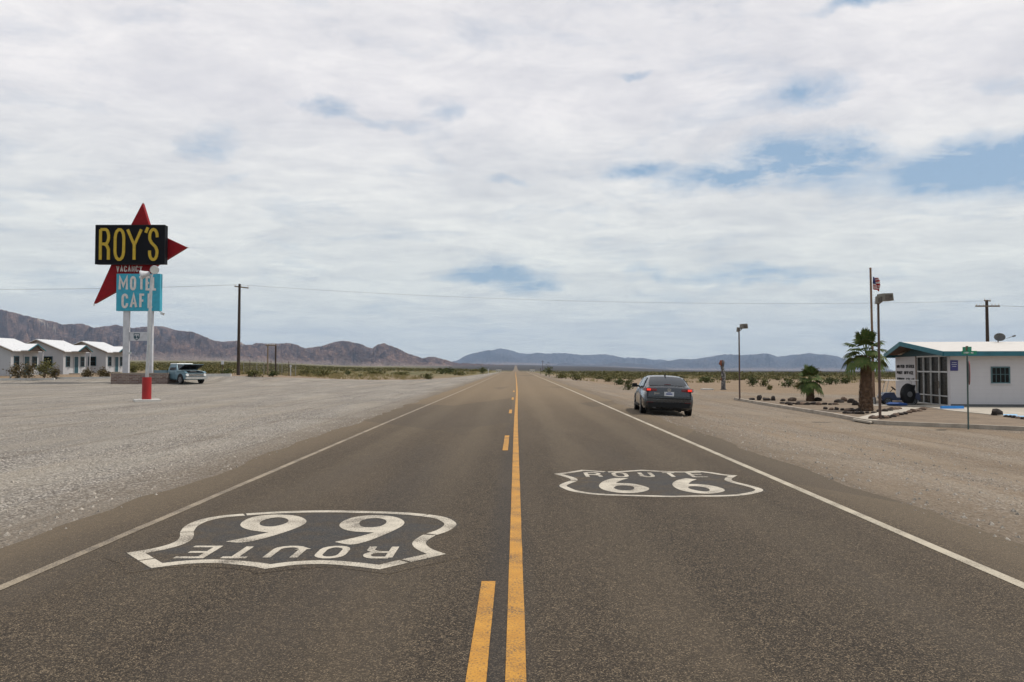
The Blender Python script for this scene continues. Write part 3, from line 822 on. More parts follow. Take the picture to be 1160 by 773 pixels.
# ================================================================== MOTEL SIGN
SY = 80.0
def sx(px, Y=SY): return at(px, 416, Y).x
def sz(py, Y=SY): return at(166, py, Y).z
root_p = Vector((sx(156), SY + .5, H(sx(156), SY)))
sign = thing('motel_sign', "tall motel sign with red star, black ROY'S board and blue MOTEL CAFE box", 'motel sign', root_p)
def L3(x, y, z): return (x - root_p.x, y - root_p.y, z - root_p.z)
def sbox(mb, px0, px1, py0, py1, y0, y1):
    x0, x1, z0, z1 = sx(px0, y0), sx(px1, y0), sz(py1, y0), sz(py0, y0)
    c = L3((x0 + x1) / 2, (y0 + y1) / 2, (z0 + z1) / 2); mb.box(c, (x1 - x0, y1 - y0, z1 - z0)); return mb
def place_at(Yf, t=.05):
    return lambda u, v_, d: L3(u, Yf + .01 - (t + .01) * d, v_)
nb = sbox(MB(), 106.2, 185, 255.3, 299.3, SY - .32, SY + .32).build('name_board', M('black_panel'), sign)
mb = MB()
bx = [(110.3, 122.8), (127, 140), (141, 159.8), (160.0, 168.6), (166.3, 177.9)]
Yb = SY - .32
for ch, (a, b) in zip("ROY'S", bx):
    v0, v1 = (sz(265.5, Yb), sz(256.4, Yb)) if ch == "'" else (sz(296, Yb), sz(258.6, Yb))
    letters(mb, ch, sx(a, Yb), sx(b, Yb), v0, v1, .27, place_at(Yb, .08))
mb.build('lettering', M('yellow_letter'), nb)
mb = MB()
x0, x1, z0, z1 = sx(106.2, Yb), sx(185, Yb), sz(299.3, Yb), sz(255.3, Yb)
mb.ribbon([(x0, z0), (x1, z0), (x1, z1), (x0, z1), (x0, z0)], .07, place_at(Yb, .04)); mb.build('board_trim', M('car_black'), nb)
bb = sbox(MB(), 130.5, 180, 310.3, 352.3, SY - .30, SY + .25).build('lower_board', M('cyan_panel'), sign)
Yc = SY - .30; mb = MB()
letters(mb, 'MOTEL', 0, 0, sz(329.3, Yc), sz(313, Yc), .21, place_at(Yc, .06), boxes=[(sx(a, Yc), sx(b, Yc)) for a, b in ((133.3, 143.7), (146.2, 153), (155.3, 163), (163.9, 169.6), (171, 176.8))])
letters(mb, 'CAFE', 0, 0, sz(349.4, Yc), sz(332.8, Yc), .21, place_at(Yc, .06), boxes=[(sx(a, Yc), sx(b, Yc)) for a, b in ((136.8, 144.2), (146.2, 154.6), (157, 163.4), (166.4, 172.7))])
mb.build('lettering', M('white_letter'), bb)
Ys = SY + .34
star = [(158.6, 230.5), (168.5, 261), (209.3, 280), (176, 300.5), (170, 309), (150, 320), (131, 329.4), (105, 344), (126, 296), (134, 276), (146, 255)]
mb = MB().prism([(sx(a, Ys) - root_p.x, sz(b, Ys) - root_p.z) for a, b in star], 'y', Ys - root_p.y, Ys + .5 - root_p.y)
st = mb.build('star', M('red_panel'), sign)
mb = MB(); letters(mb, 'VACANCY', sx(130.2, Ys), sx(159.8, Ys), sz(308.3, Ys), sz(301.2, Ys), .10, place_at(Ys, .05), gap=.28); mb.build('lettering', M('white_letter'), st)
for a, b in ((158.7, 229.6), (210.3, 279.8), (104, 345.2)):
    MB().rock(L3(sx(a, Ys), Ys + .25, sz(b, Ys)), (.10, .10, .10), 1).build('bulb', M('lamp_glass'), st, 60)
for a, b in ((139.6, 146.0), (167.2, 172.8)):
    zt = sz(311, SY + .1)
    MB().box(L3((sx(a) + sx(b)) / 2, SY, (zt + root_p.z) / 2), (sx(b) - sx(a), .34, zt - root_p.z)).build('post', M('white_post'), sign)
cb = sbox(MB(), 146, 167.2, 376.3, 386.2, SY - .05, SY + .08).build('cross_panel', M('white_post'), sign)
mb = MB(); Yd = SY - .05
mb.ribbon([(sx(151.6), sz(378.2)), (sx(157.8), sz(378.2)), (sx(157.6), sz(383)), (sx(154.7), sz(385.4)), (sx(151.8), sz(383)), (sx(151.6), sz(378.2))], .06, place_at(Yd, .02))
letters(mb, '66', sx(152.3), sx(157.1), sz(383.4), sz(380.2), .07, place_at(Yd, .025)); mb.build('route_badge', M('teal_dark'), cb)
mb = MB(); mb.tube([L3(sx(180), SY, sz(353)), L3(sx(183.5), SY - .1, sz(355))], .04, 6); mb.box(L3(sx(183.6), SY - .1, sz(355.6)), (.3, .25, .22), ry=.4); mb.build('spot_lamp', M('silver'), bb)
mb = MB(); mb.tube([L3(sx(146), SY - .1, sz(400)), L3(sx(148), SY - .3, sz(400.5))], .04, 6); mb.box(L3(sx(148.3), SY - .3, sz(400.4)), (.28, .25, .2)); mb.build('spot_lamp', M('silver'), sign)

# brick planter round the sign posts
pa, pb = G(124.5, 435.3), G(187, 435.6)
pl = thing('brick_planter', 'low reddish brick planter around the foot of the motel sign', 'planter', ((pa.x + pb.x) / 2, pa.y + 2.1, H((pa.x + pb.x) / 2, pa.y) - .05))
wx, wy, hh = pb.x - pa.x, 3.6, 1.03
mb = MB()
for c, d in (((0, -wy / 2, hh / 2), (wx, .3, hh)), ((0, wy / 2, hh / 2), (wx, .3, hh)), ((-wx / 2 + .15, 0, hh / 2), (.3, wy - .3, hh)), ((wx / 2 - .15, 0, hh / 2), (.3, wy - .3, hh))): mb.box(c, d)
mb.build('brick_wall', BRICK, pl)
for c, d in (((0, -wy / 2, hh + .035), (wx + .06, .36, .07)), ((0, wy / 2, hh + .035), (wx + .06, .36, .07))): MB().box(c, d).build('coping', M('kerb_concrete'), pl)
MB().box((0, 0, hh / 2 - .1), (wx - .6, wy - .3, hh - .25)).build('soil', M('bed_soil'), pl)

# flood-light pole in front of the sign, red base on a white pad
b = G(166, 454.6)
k = b.y / F
fl = thing('floodlight_pole', 'thin silver floodlight pole with a thick red base on a white pad', 'light pole', b)
mb = MB().box((.02, 0, .03), (1.15, 1.15, .12), .5); mb.build('concrete_pad', M('white_curb'), fl)
mb = MB().tube([(0, 0, .05), (0, 0, 1.16)], .215, 20); mb.build('base', M('red_base'), fl, 40)
zt = (454.6 - 311) * k
mb = MB().tube([(0, 0, 1.1), (.06, 0, 2.5), (.16, 0, zt)], [.085, .08, .06], 12); mb.build('pole', M('silver'), fl, 40)
def flood(mb, c, d, size):
    c = Vector(c); d = Vector(d).normalized(); pts = [(-.5, .35), (-.3, .55), (0, .7), (.35, 1.0), (.5, 1.02)]
    mb.tube([c + d * p * size for p, _ in pts], [r_ * size * .5 for _, r_ in pts], 14); return mb
for c, d in (((-.10, -.12, zt + .02), (-.9, -.5, -.28)), ((.30, .05, zt + .30), (.25, -.8, -.35))):
    lh = flood(MB(), c, d, .42).build('lamp_head', M('white_post'), fl, 45)
    D = Vector(d).normalized(); MB().tube([Vector(c) + D * .212, Vector(c) + D * .222], .19, 14).build('lens', M('lamp_glass'), lh)
    MB().tube([(.16, 0, zt - .1), Vector(c) - D * .15], .035, 6).build('bracket', M('silver'), fl)

# ================================================================== MOTEL CABINS
def make_cabin():
    t = thing('motel_cabin', 'x', 'motel cabin', (0, 0, 0), 0, 'white motel cabins in a row')
    # origin = ground at the near right corner; x to the left is negative, y away
    W_, D_, E_, A_ = 6.0, 5.0, 2.72, 3.98
    mb = MB().prism([(-W_, 0), (0, 0), (0, E_), (-W_ / 2, A_ - .06), (-W_, E_)], 'y', 0, D_); mb.build('wall', WALLC, t)
    ov = .35; th = .09; sl = (A_ - E_) / (W_ / 2)
    rf = MB()
    for sgn in (1, -1):
        xe = 0 + ov if sgn > 0 else -W_ - ov; xm = -W_ / 2; ze = E_ - sl * ov + .03
        rf.prism([(xm, A_ + .03), (xe, ze), (xe, ze + th), (xm, A_ + .03 + th)] if sgn > 0 else [(xe, ze), (xm, A_ + .03), (xm, A_ + .03 + th), (xe, ze + th)], 'y', -ov, D_ + ov)
    rf = rf.build('roof', M('cabin_roof'), t)
    mb = MB()
    for i in range(11):
        yy = -ov + .03 + i * (D_ + 2 * ov - .06) / 10
        mb.box(((.35 - W_ / 2) / 2, yy, (A_ + .12 + E_ - sl * .35 + .12) / 2 + .012), (math.hypot(3.35, sl * 3.35) - .05, .035, .03), ry=math.atan(sl))
    mb.build('seam', M('cabin_roof'), rf)
    mb = MB()
    for sgn in (1, -1):
        xe = ov if sgn > 0 else -W_ - ov; ze = E_ - sl * ov
        mb.tube([(-W_ / 2, -ov - .01, A_ - .02), (xe, -ov - .01, ze - .0)], .07, 4)
    mb.build('fascia', M('grey_wood'), rf)
    # porch hood with its own little gable over the door
    py0, py1, px_ = 1.35, 4.15, 1.15; pm = (py0 + py1) / 2; pa_ = 3.38; pe = 2.72
    hood = MB()
    for a, b in ((py0 - .2, pm), (py1 + .2, pm)):
        vs = [(-1.6, a, pe - .06), (px_, a, pe - .06), (px_, b, pa_), (-1.6, b, pa_), (-1.6, a, pe + .02), (px_, a, pe + .02), (px_, b, pa_ + .08), (-1.6, b, pa_ + .08)]
        hood.add(vs, [(0, 1, 2, 3), (7, 6, 5, 4), (0, 4, 5, 1), (1, 5, 6, 2), (2, 6, 7, 3), (3, 7, 4, 0)])
    hd = hood.build('porch_roof', M('cabin_roof'), t)
    mb = MB().prism([(py0, pe - .08), (py1, pe - .08), (pm, pa_ - .04)], 'x', px_ - .14, px_ - .06); mb.build('porch_gable', M('dark_wood'), hd)
    mb = MB()
    for a in (py0 - .2, py1 + .2): mb.tube([(px_ + .03, a, pe - .02), (px_ + .03, pm, pa_ + .03)], .06, 4)
    mb.build('porch_trim', M('teal'), hd)
    for yy in (py1 - .1,): MB().box((px_ - .15, yy, pe / 2 - .04), (.09, .09, pe - .1)).build('porch_post', M('white_post'), t)
    MB().box((.65, pm, .06), (1.3, 3.0, .12)).build('step', M('concrete'), t)
    d = MB().box((.03, pm, 1.06), (.06, .92, 2.06)).build('door', M('teal_dark'), t)
    MB().ribbon([(pm - .5, 0.03), (pm - .5, 2.13), (pm + .5, 2.13), (pm + .5, 0.03)], .09, lambda u, v_, q: (.03 + .05 * q, u, v_)).build('door_frame', M('white_post'), d)
    def win(side, c, w_, h_, z):
        if side == 'x':
            pln = lambda u, v_, q: (.005 + .06 * q, u, v_); fb = MB().box((.012, c, z), (.05, w_, h_))
        else:
            pln = lambda u, v_, q: (u, -.005 - .06 * q, v_); fb = MB().box((c, -.012, z), (w_, .05, h_))
        fr = MB().ribbon([(c - w_ / 2, z - h_ / 2), (c + w_ / 2, z - h_ / 2), (c + w_ / 2, z + h_ / 2), (c - w_ / 2, z + h_ / 2), (c - w_ / 2, z - h_ / 2)], .07, pln)
        fr.ribbon([(c - w_ / 2, z), (c + w_ / 2, z)], .04, pln)
        if w_ > 1:
            for q in (-.17, .17): fr.ribbon([(c + w_ * q, z - h_ / 2), (c + w_ * q, z + h_ / 2)], .04, pln)
        o = fr.build('window', M('teal_dark'), t); fb.build('pane', M('glass_dark'), o)
    win('x', .95, .78, 1.15, 1.5); win('x', 4.25, .78, 1.15, 1.5); win('y', -1.75, .95, 1.12, 1.5)
    win('y', -4.3, .95, 1.12, 1.5)
    MB().tube([(-3.6, 2.5, 3.6), (-3.6, 2.5, 4.25)], .05, 6).build('vent_pipe', M('silver'), t)
    return t
cab = make_cabin()
cabX = -52.7
for i, (Y, z, lab) in enumerate(((86, .70, 'nearest white motel cabin at the left edge, cut by the frame, behind shrubs'),
                                 (96, .80, 'middle white motel cabin between its two neighbours, dark reddish shrub at its corner'),
                                 (106, .90, 'farthest white motel cabin, right beside the motel sign post'))):
    if i == 0: cab.location = (cabX, Y, z); cab['label'] = lab
    else: dup(cab, (cabX, Y, z), 0, lab)
# raised gravel apron under the cabins meets the white kerb
def strip_kerb(name, pts, wd, hgt, mat, kind='structure', label=None, cat=None):
    mb = MB(); P = []
    for i in range(len(pts) - 1):
        a, b = Vector(pts[i]), Vector(pts[i + 1]); n = max(1, int((b - a).length / 1.0))
        P += [a + (b - a) * k / n for k in range(n)]
    P.append(Vector(pts[-1]))
    for i, p in enumerate(P):
        d = (P[min(i + 1, len(P) - 1)] - P[max(i - 1, 0)]).normalized(); nrm = Vector((-d.y, d.x)) * wd / 2
        z = H(p.x, p.y)
        for q, zz in ((nrm, z - .1), (nrm * .9, z + hgt), (-nrm * .9, z + hgt), (-nrm, z - .1)): mb.v.append((p.x + q.x, p.y + q.y, zz))
    for i in range(len(P) - 1):
        for k in range(3): mb.f.append((i * 4 + k, i * 4 + k + 1, i * 4 + 5 + k, i * 4 + 4 + k))
    mb.f += [(0, 1, 2, 3), tuple(len(mb.v) - 4 + k for k in (3, 2, 1, 0))]
    return tag(mb.build(name, mat), label, cat, kind=kind)
strip_kerb('kerb', [gp(-60, 430.8), gp(20, 430.6), gp(62, 430.2)], .3, .16, M('white_curb'))
strip_kerb('kerb', [gp(60, 429.2), gp(118, 428.6), gp(126, 428.5)], .3, .14, M('white_curb'))
strip_kerb('kerb', [gp(229, 426.6), gp(262, 426.3)], .5, .26, M('white_curb'))
CB = [(20, 430.0, 20, 14, LEAFD, 'brushy brown-green shrub leftmost behind the white kerb'),
      (33, 430.2, 16, 17, LEAFD, 'tall reddish shrub before the nearest cabin door'),
      (50, 430.4, 20, 19, LEAFO, 'tall olive shrub before the window of the middle cabin'),
      (62, 429.6, 12, 11, LEAFD, 'thin ragged shrub just left of the middle cabin corner'),
      (99, 428, 14, 8, LEAFD, 'dark rust-brown round shrub right of the middle cabin door'),
      (116, 428, 13, 9, LEAFD, 'spiky brown shrub before the wall of the farthest cabin'),
      (122, 428.2, 6, 6, LEAFD, 'small dark shrub touching the left end of the brick planter'),
      (151, 427, 9, 11, LEAFO, 'yellow-olive shrub seen between the two sign posts')]
for b_ in CB: bush(b_[0], b_[1], b_[2], b_[3] * 1.35, b_[4], b_[5], n=800, group='shrubs in front of the motel cabins', cat='shrub', name='shrub')
p = G(17, 430.0)
o = MB(); o.tube([p + Vector((-.55, 0, 0)), p + Vector((-.42, 0, .33)), p + Vector((0, 0, .46)), p + Vector((.42, 0, .33)), p + Vector((.55, 0, 0))], .1, 8)
tag(o.build('stone_arch', M('white_curb'), None, 50), 'small pale arched stone behind the white kerb', 'stone')

# ================================================================== POLES, FENCE, SIGNS ON THE LEFT
def pole_h(px, pyb, pyt):
    b = G(px, pyb); return b, (pyb - pyt) * b.y / F
def insul(mb, p): mb.tube([p, p + Vector((0, 0, .06)), p + Vector((0, 0, .16))], [.03, .06, .03], 6)
def insul_obj(p, par): mb = MB(); insul(mb, p); return mb.build('insulator', M('lamp_glass'), par)
b, h = pole_h(270.0, 425, 321.5)
t = thing('utility_pole', 'tall dark wooden utility pole left of the gravel lot with a short crossarm', 'utility pole', b)
MB().tube([(0, 0, -.2), (.03, 0, h)], [.19, .13], 10).build('pole', M('dark_wood'), t, 40)
ca = MB().box((.25, 0, h - .35), (1.5, .12, .12), 0, 0, .12).build('crossarm', M('grey_wood'), t)
mb = MB()
for q in (-.45, .2, .95): insul_obj(Vector((q, 0, h - .26 - .12 * (q - .25))), ca)
PL = b + Vector((.2, 0, h - .1))
def GY(px, Y): x = ray(px, 416).x * Y; return Vector((x, Y, H(x, Y)))
b1, b2 = GY(303.2, 100), GY(312.2, 100.5); h1 = at(303, 389.5, 100).z - b1.z; h2 = at(312, 390.5, 100).z - b2.z
t = thing('utility_pole', 'twin wooden pole frame joined by one crossarm in front of the hills', 'utility pole', b1)
d = b2 - b1
MB().tube([(0, 0, -.2), (0, 0, h1 * 1.0)], [.10, .08], 8).build('pole', M('grey_wood'), t)
MB().tube([d + Vector((0, 0, -.2)), d + Vector((0, 0, h2))], [.11, .09], 8).build('pole', M('dark_wood'), t)
ca = MB().box((d.x / 2, -.1, h1 - .2), (d.x + .5, .1, .13)).build('crossarm', M('grey_wood'), t)
mb = MB()
for q in (0, .35, .7, 1.0): insul_obj(Vector((d.x * q, -.1, h1 - .15)), ca)
# wire fence
fb = [GY(px, 101.5) for px in (276, 283, 291, 299, 307, 315, 319.5, 327, 335)]
t = thing('wire_fence', 'thin wire mesh fence with slim posts among the bushes right of the tall pole', 'fence', fb[0])
mb = MB(); mw = MB()
for i, p in enumerate(fb):
    q = p - fb[0]; MB().tube([q, q + Vector((0, 0, 1.75))], .035, 6).build('post', M('rust_pole') if i % 3 == 1 else M('fence_wire'), t)
for i in range(len(fb) - 1):
    a, c = fb[i] - fb[0], fb[i + 1] - fb[0]
    for k in range(8):
        zz = Vector((0, 0, .12 + k * .22)); mw.tube([a + zz, c + zz], .006, 3, False)
    for k in range(1, 7):
        m_ = a + (c - a) * k / 7; mw.tube([m_ + Vector((0, 0, .1)), m_ + Vector((0, 0, 1.7))], .005, 3, False)
mw.build('wire_mesh', M('fence_wire'), t)
def small_sign(px, pyb, pyt, wpx, mat, label, name='small_sign', cat='sign', full=False):
    b, h = pole_h(px, pyb, pyt); w_ = wpx * b.y / F
    t = thing(name, label, cat, b)
    MB().box((0, 0, h / 2), (.08, .06, h)).build('post', M('rust_pole') if not full else mat, t)
    MB().box((0, -.05, h - w_ * .65), (w_, .03, w_ * 1.3)).build('panel', mat, t)
small_sign(252, 424.5, 408.8, 3.2, M('plate'), 'pale blue-white panel on a thin post between the old car and the pole')
small_sign(329.2, 426.2, 413.5, 2.0, M('white_post'), 'slim white marker post at the right end of the wire fence', 'marker_post', 'marker post', True)
small_sign(553.2, 424.2, 418.2, 1.3, M('white_post'), 'little white delineator post beside the bush on the left verge', 'marker_post', 'marker post', True)
small_sign(612.5, 424.5, 417.5, 1.0, M('rust_pole'), 'small dark delineator post on the right verge before the crest', 'marker_post', 'marker post', True)
b, h = pole_h(614.8, 422.5, 408.5)
t = thing('utility_pole', 'tiny far utility pole on the plain right of the road crest', 'utility pole', b)
MB().tube([(0, 0, 0), (0, 0, h)], [.07, .05], 8).build('pole', M('rust_pole'), t); MB().box((0, 0, h - .4), (.9, .06, .08)).build('crossarm', M('dark_wood'), t)
b, h = pole_h(582.6, 421.3, 411)
for nm, px0, px1, lab in (('bridge_rail', 562, 568, 'short white bridge rail on the left side of the road crest'), ('bridge_rail', 600, 606, 'short white bridge rail on the right side of the road crest')):
    a, c = at(px0, 421, 285), at(px1, 421, 285); za = H(a.x, 285)
    t = thing(nm, lab, 'bridge rail', (a.x, 285, za), 0, 'white rails at the road crest')
    L_ = c.x - a.x
    MB().box((L_ / 2, 0, .62), (L_, .25, .5)).build('rail', M('white_curb'), t)
    for q in (.1, .5, .9): MB().box((L_ * q, 0, .2), (.3, .22, .5)).build('post', M('white_curb'), t)

# ================================================================== OLD BLUE CAR
def wheel(parent, x, y, r, w_, rim='rim'):
    s = 1 if x > 0 else -1
    wh = MB().tube([(x - s * w_, y, r), (x - s * w_ * .85, y, r), (x - s * .03, y, r), (x, y, r)], [r * .93, r, r, r * .93], 24).build('wheel', M('tyre'), parent, 40)
    MB().tube([(x, y, r), (x + s * .006, y, r)], r * .66, 20).build('rim', M(rim), wh)
    mb = MB()
    for k in range(5):
        a = 2 * math.pi * k / 5 + .3
        mb.box((x + s * .007, y + math.cos(a) * r * .36, r + math.sin(a) * r * .36), (.004, r * .20, r * .3), rx=a + math.pi / 2 - .0)
    mb.build('spoke_gap', M('car_black'), wh)
def loft(secs, closed_ends=True):
    mb = MB(); n = len(secs[0][1])
    for y, P in secs:
        for x, z in P: mb.v.append((x, y, z))
        for x, z in reversed(P[1:-1]): mb.v.append((-x, y, z))
    k = 2 * n - 2
    for i in range(len(secs) - 1):
        for j in range(k): mb.f.append((i * k + j, i * k + (j + 1) % k, (i + 1) * k + (j + 1) % k, (i + 1) * k + j))
    if closed_ends: mb.f += [tuple(reversed(range(k))), tuple((len(secs) - 1) * k + j for j in range(k))]
    return mb
p = G(199, 434.9)
oc = thing('pickup_truck', 'old pale blue pickup truck with raised hood parked beside the brick planter', 'pickup truck', (p.x + .15, p.y + .9, H(p.x, p.y)), R(180 + 51))
oc.scale = (1.1, 1.1, 1.06)
def prng(w_, zb, zt, c=.02): return [(0, zb), (w_ * .85, zb), (w_ * .97, zb + .06), (w_, zb + .35), (w_ * .98, zt - .08), (w_ * .93, zt), (0, zt + c)]
body = loft([(-.55, prng(.97, .38, 1.12)), (-.5, prng(.985, .36, 1.18)), (1.0, prng(.985, .34, 1.18)), (1.1, prng(.985, .34, 1.0)), (2.2, prng(.975, .36, .98)), (2.38, prng(.95, .40, .94))]).build('body', M('old_blue'), oc, 35)
bed = MB()
for s in (-1, 1): bed.box((s * .93, -1.75, .80), (.12, 2.3, .80))
bed.box((0, -2.86, .80), (1.74, .08, .78)); bed.box((0, -.68, .80), (1.74, .08, .78)); bed.box((0, -1.76, .58), (1.74, 2.1, .08))
bed.build('cargo_bed', M('old_blue'), oc)
MB().box((0, -2.4, .45), (1.5, 1.0, .12)).build('chassis', M('car_black'), oc)
for s in (-1, 1):
    MB().prism([(1.0, .95), (2.36, .92), (2.42, .98), (2.2, 1.10), (1.0, 1.20)], 'x', s * .975 - (.24 if s > 0 else 0), s * .975 + (0 if s > 0 else .24)).build('fender', M('old_blue'), body)
MB().box((0, 1.70, 1.03), (1.45, 1.2, .06)).build('engine_bay', M('car_black'), body)
MB().box((0, 1.65, 1.10), (.55, .7, .16)).build('engine', M('dish_grey'), body)
cab_ = loft([(-.50, [(0, 1.15), (.93, 1.15), (.84, 1.45), (.72, 1.72), (0, 1.76)]), (-.42, [(0, 1.15), (.94, 1.15), (.85, 1.45), (.74, 1.76), (0, 1.80)]), (.55, [(0, 1.15), (.94, 1.15), (.85, 1.45), (.74, 1.76), (0, 1.80)]), (1.0, [(0, 1.15), (.92, 1.15), (.91, 1.18), (.86, 1.20), (0, 1.21)])]).build('cab', M('old_blue'), oc, 30)
MB().box((0, .06, 1.80), (1.50, 1.12, .06), tx=.93, ty=.94).build('roof', M('old_white'), cab_)
k4 = [(0, 1, 2, 3), (7, 6, 5, 4), (0, 4, 5, 1), (1, 5, 6, 2), (2, 6, 7, 3), (3, 7, 4, 0)]
for s in (-1, 1):
    vs = [(s * .945, -.28, 1.22), (s * .945, .78, 1.22), (s * .765, .50, 1.66), (s * .765, -.28, 1.66)]
    MB().add(vs + [(x - s * .06, y, z) for x, y, z in vs], k4).build('window', M('car_glass'), cab_)
    MB().box((s * .99, .12, .78), (.012, 1.05, .60)).build('door_seam', M('old_blue'), body)
    MB().box((s * 1.0, -.28, 1.0), (.03, .14, .03)).build('door_handle', M('chrome'), body)
vs = [(-.80, .99, 1.27), (.80, .99, 1.27), (.68, .66, 1.70), (-.68, .66, 1.70)]
MB().add(vs + [(x, y - .04, z - .02) for x, y, z in vs], k4).build('windshield', M('car_glass'), cab_)
hv = [(-.86, 1.05, 1.22), (.86, 1.05, 1.22), (.84, 2.15, 1.66), (-.84, 2.15, 1.66)]
hd_ = MB().add(hv + [(x, y - .01, z + .05) for x, y, z in hv], k4).build('hood', M('car_black'), oc)
hv = [(x * 1.02, y, z + .056) for x, y, z in hv]
MB().add(hv + [(x, y - .01, z + .02) for x, y, z in hv], k4).build('hood_skin', M('old_blue'), hd_)
MB().box((0, 2.41, .80), (1.45, .05, .24)).build('grille', M('car_black'), body)
mb = MB()
for z in (.71, .79, .87): mb.box((0, 2.44, z), (1.42, .02, .035))
mb.build('grille_bar', M('chrome'), body)
for s in (-1, 1): MB().tube([(s * .80, 2.37, .80), (s * .80, 2.48, .80)], [.13, .12], 16).build('headlight', M('lamp_glass'), body)
MB().box((0, 2.56, .53), (2.0, .10, .19)).build('bumper', M('chrome'), oc)
MB().box((0, -2.98, .53), (1.8, .08, .15)).build('bumper', M('white_post'), oc)
for s in (-1, 1):
    for y in (-1.9, 1.62):
        MB().tube([(s * .88, y, .46), (s * 1.0, y, .46)], .45, 20).build('wheel_arch', M('car_black'), oc)
        wheel(oc, s * 1.01, y, .37, .2)

# ================================================================== GREY SEDAN
pr, plf = G(778, 471.2), G(729.5, 468.2)
mid = (pr + plf) / 2; axis = pr - plf
roll = math.atan2(-(pr.z - plf.z), axis.xy.length)
head = -R(4.0)
car = thing('sedan', 'dark grey sedan seen from behind, pulling off onto the right verge', 'car', (0, 0, 0))
car.rotation_euler = (0, roll * .8, head); car.scale = (1, 1, .95)
fw = Vector((-math.sin(head), math.cos(head), 0))
o_ = mid - fw * 1.02; car.location = (o_.x, o_.y, (H(pr.x, pr.y) + H(plf.x, plf.y)) / 2)
def rng(w_, zb, zt, sh=.93, c=.025, belt=.72):
    return [(0, zb), (w_ * .78, zb), (w_ * .95, zb + .05), (w_ * .995, zb + .18), (w_, .55), (w_ * .985, belt), (w_ * sh, zt - .05), (w_ * (sh - .06), zt), (w_ * .4, zt + c * .8), (0, zt + c)]
body = loft([(.00, rng(.74, .34, .80, .9, .02, .66)), (.05, rng(.80, .27, 1.00, .88)), (.12, rng(.84, .22, 1.055, .86)), (.40, rng(.875, .2, 1.07, .86)), (.75, rng(.885, .19, 1.05, .9)), (1.4, rng(.89, .18, .98, .95)),
             (2.4, rng(.89, .18, .96, .96)), (3.2, rng(.89, .18, .97, .93)), (3.8, rng(.88, .18, .91, .88)), (4.3, rng(.84, .2, .80, .86)), (4.55, rng(.74, .24, .66, .9, .02, .55)), (4.65, rng(.6, .3, .55, .9, .02, .48))]).build('body', M('car_paint'), car, 32)
def gr(wb, zb, wt, zt, c=.03): return [(0, zb), (wb, zb), (lerp(wb, wt, .5) + .03, lerp(zb, zt, .5)), (wt + .03, zt - .06), (wt - .04, zt - .005), (wt * .5, zt + c * .7), (0, zt + c)]
gh = loft([(.48, gr(.76, .98, .75, 1.07, .01)), (.9, gr(.79, .95, .66, 1.26, .01)), (1.32, gr(.81, .93, .60, 1.40, .02)), (1.75, gr(.82, .92, .585, 1.435, .03)), (2.4, gr(.82, .92, .585, 1.43, .03)), (2.85, gr(.81, .92, .60, 1.36, .03)), (3.2, gr(.79, .93, .66, 1.18, .02)), (3.55, gr(.76, .94, .74, 1.0, .01))]).build('cabin', M('car_paint'), car, 50)
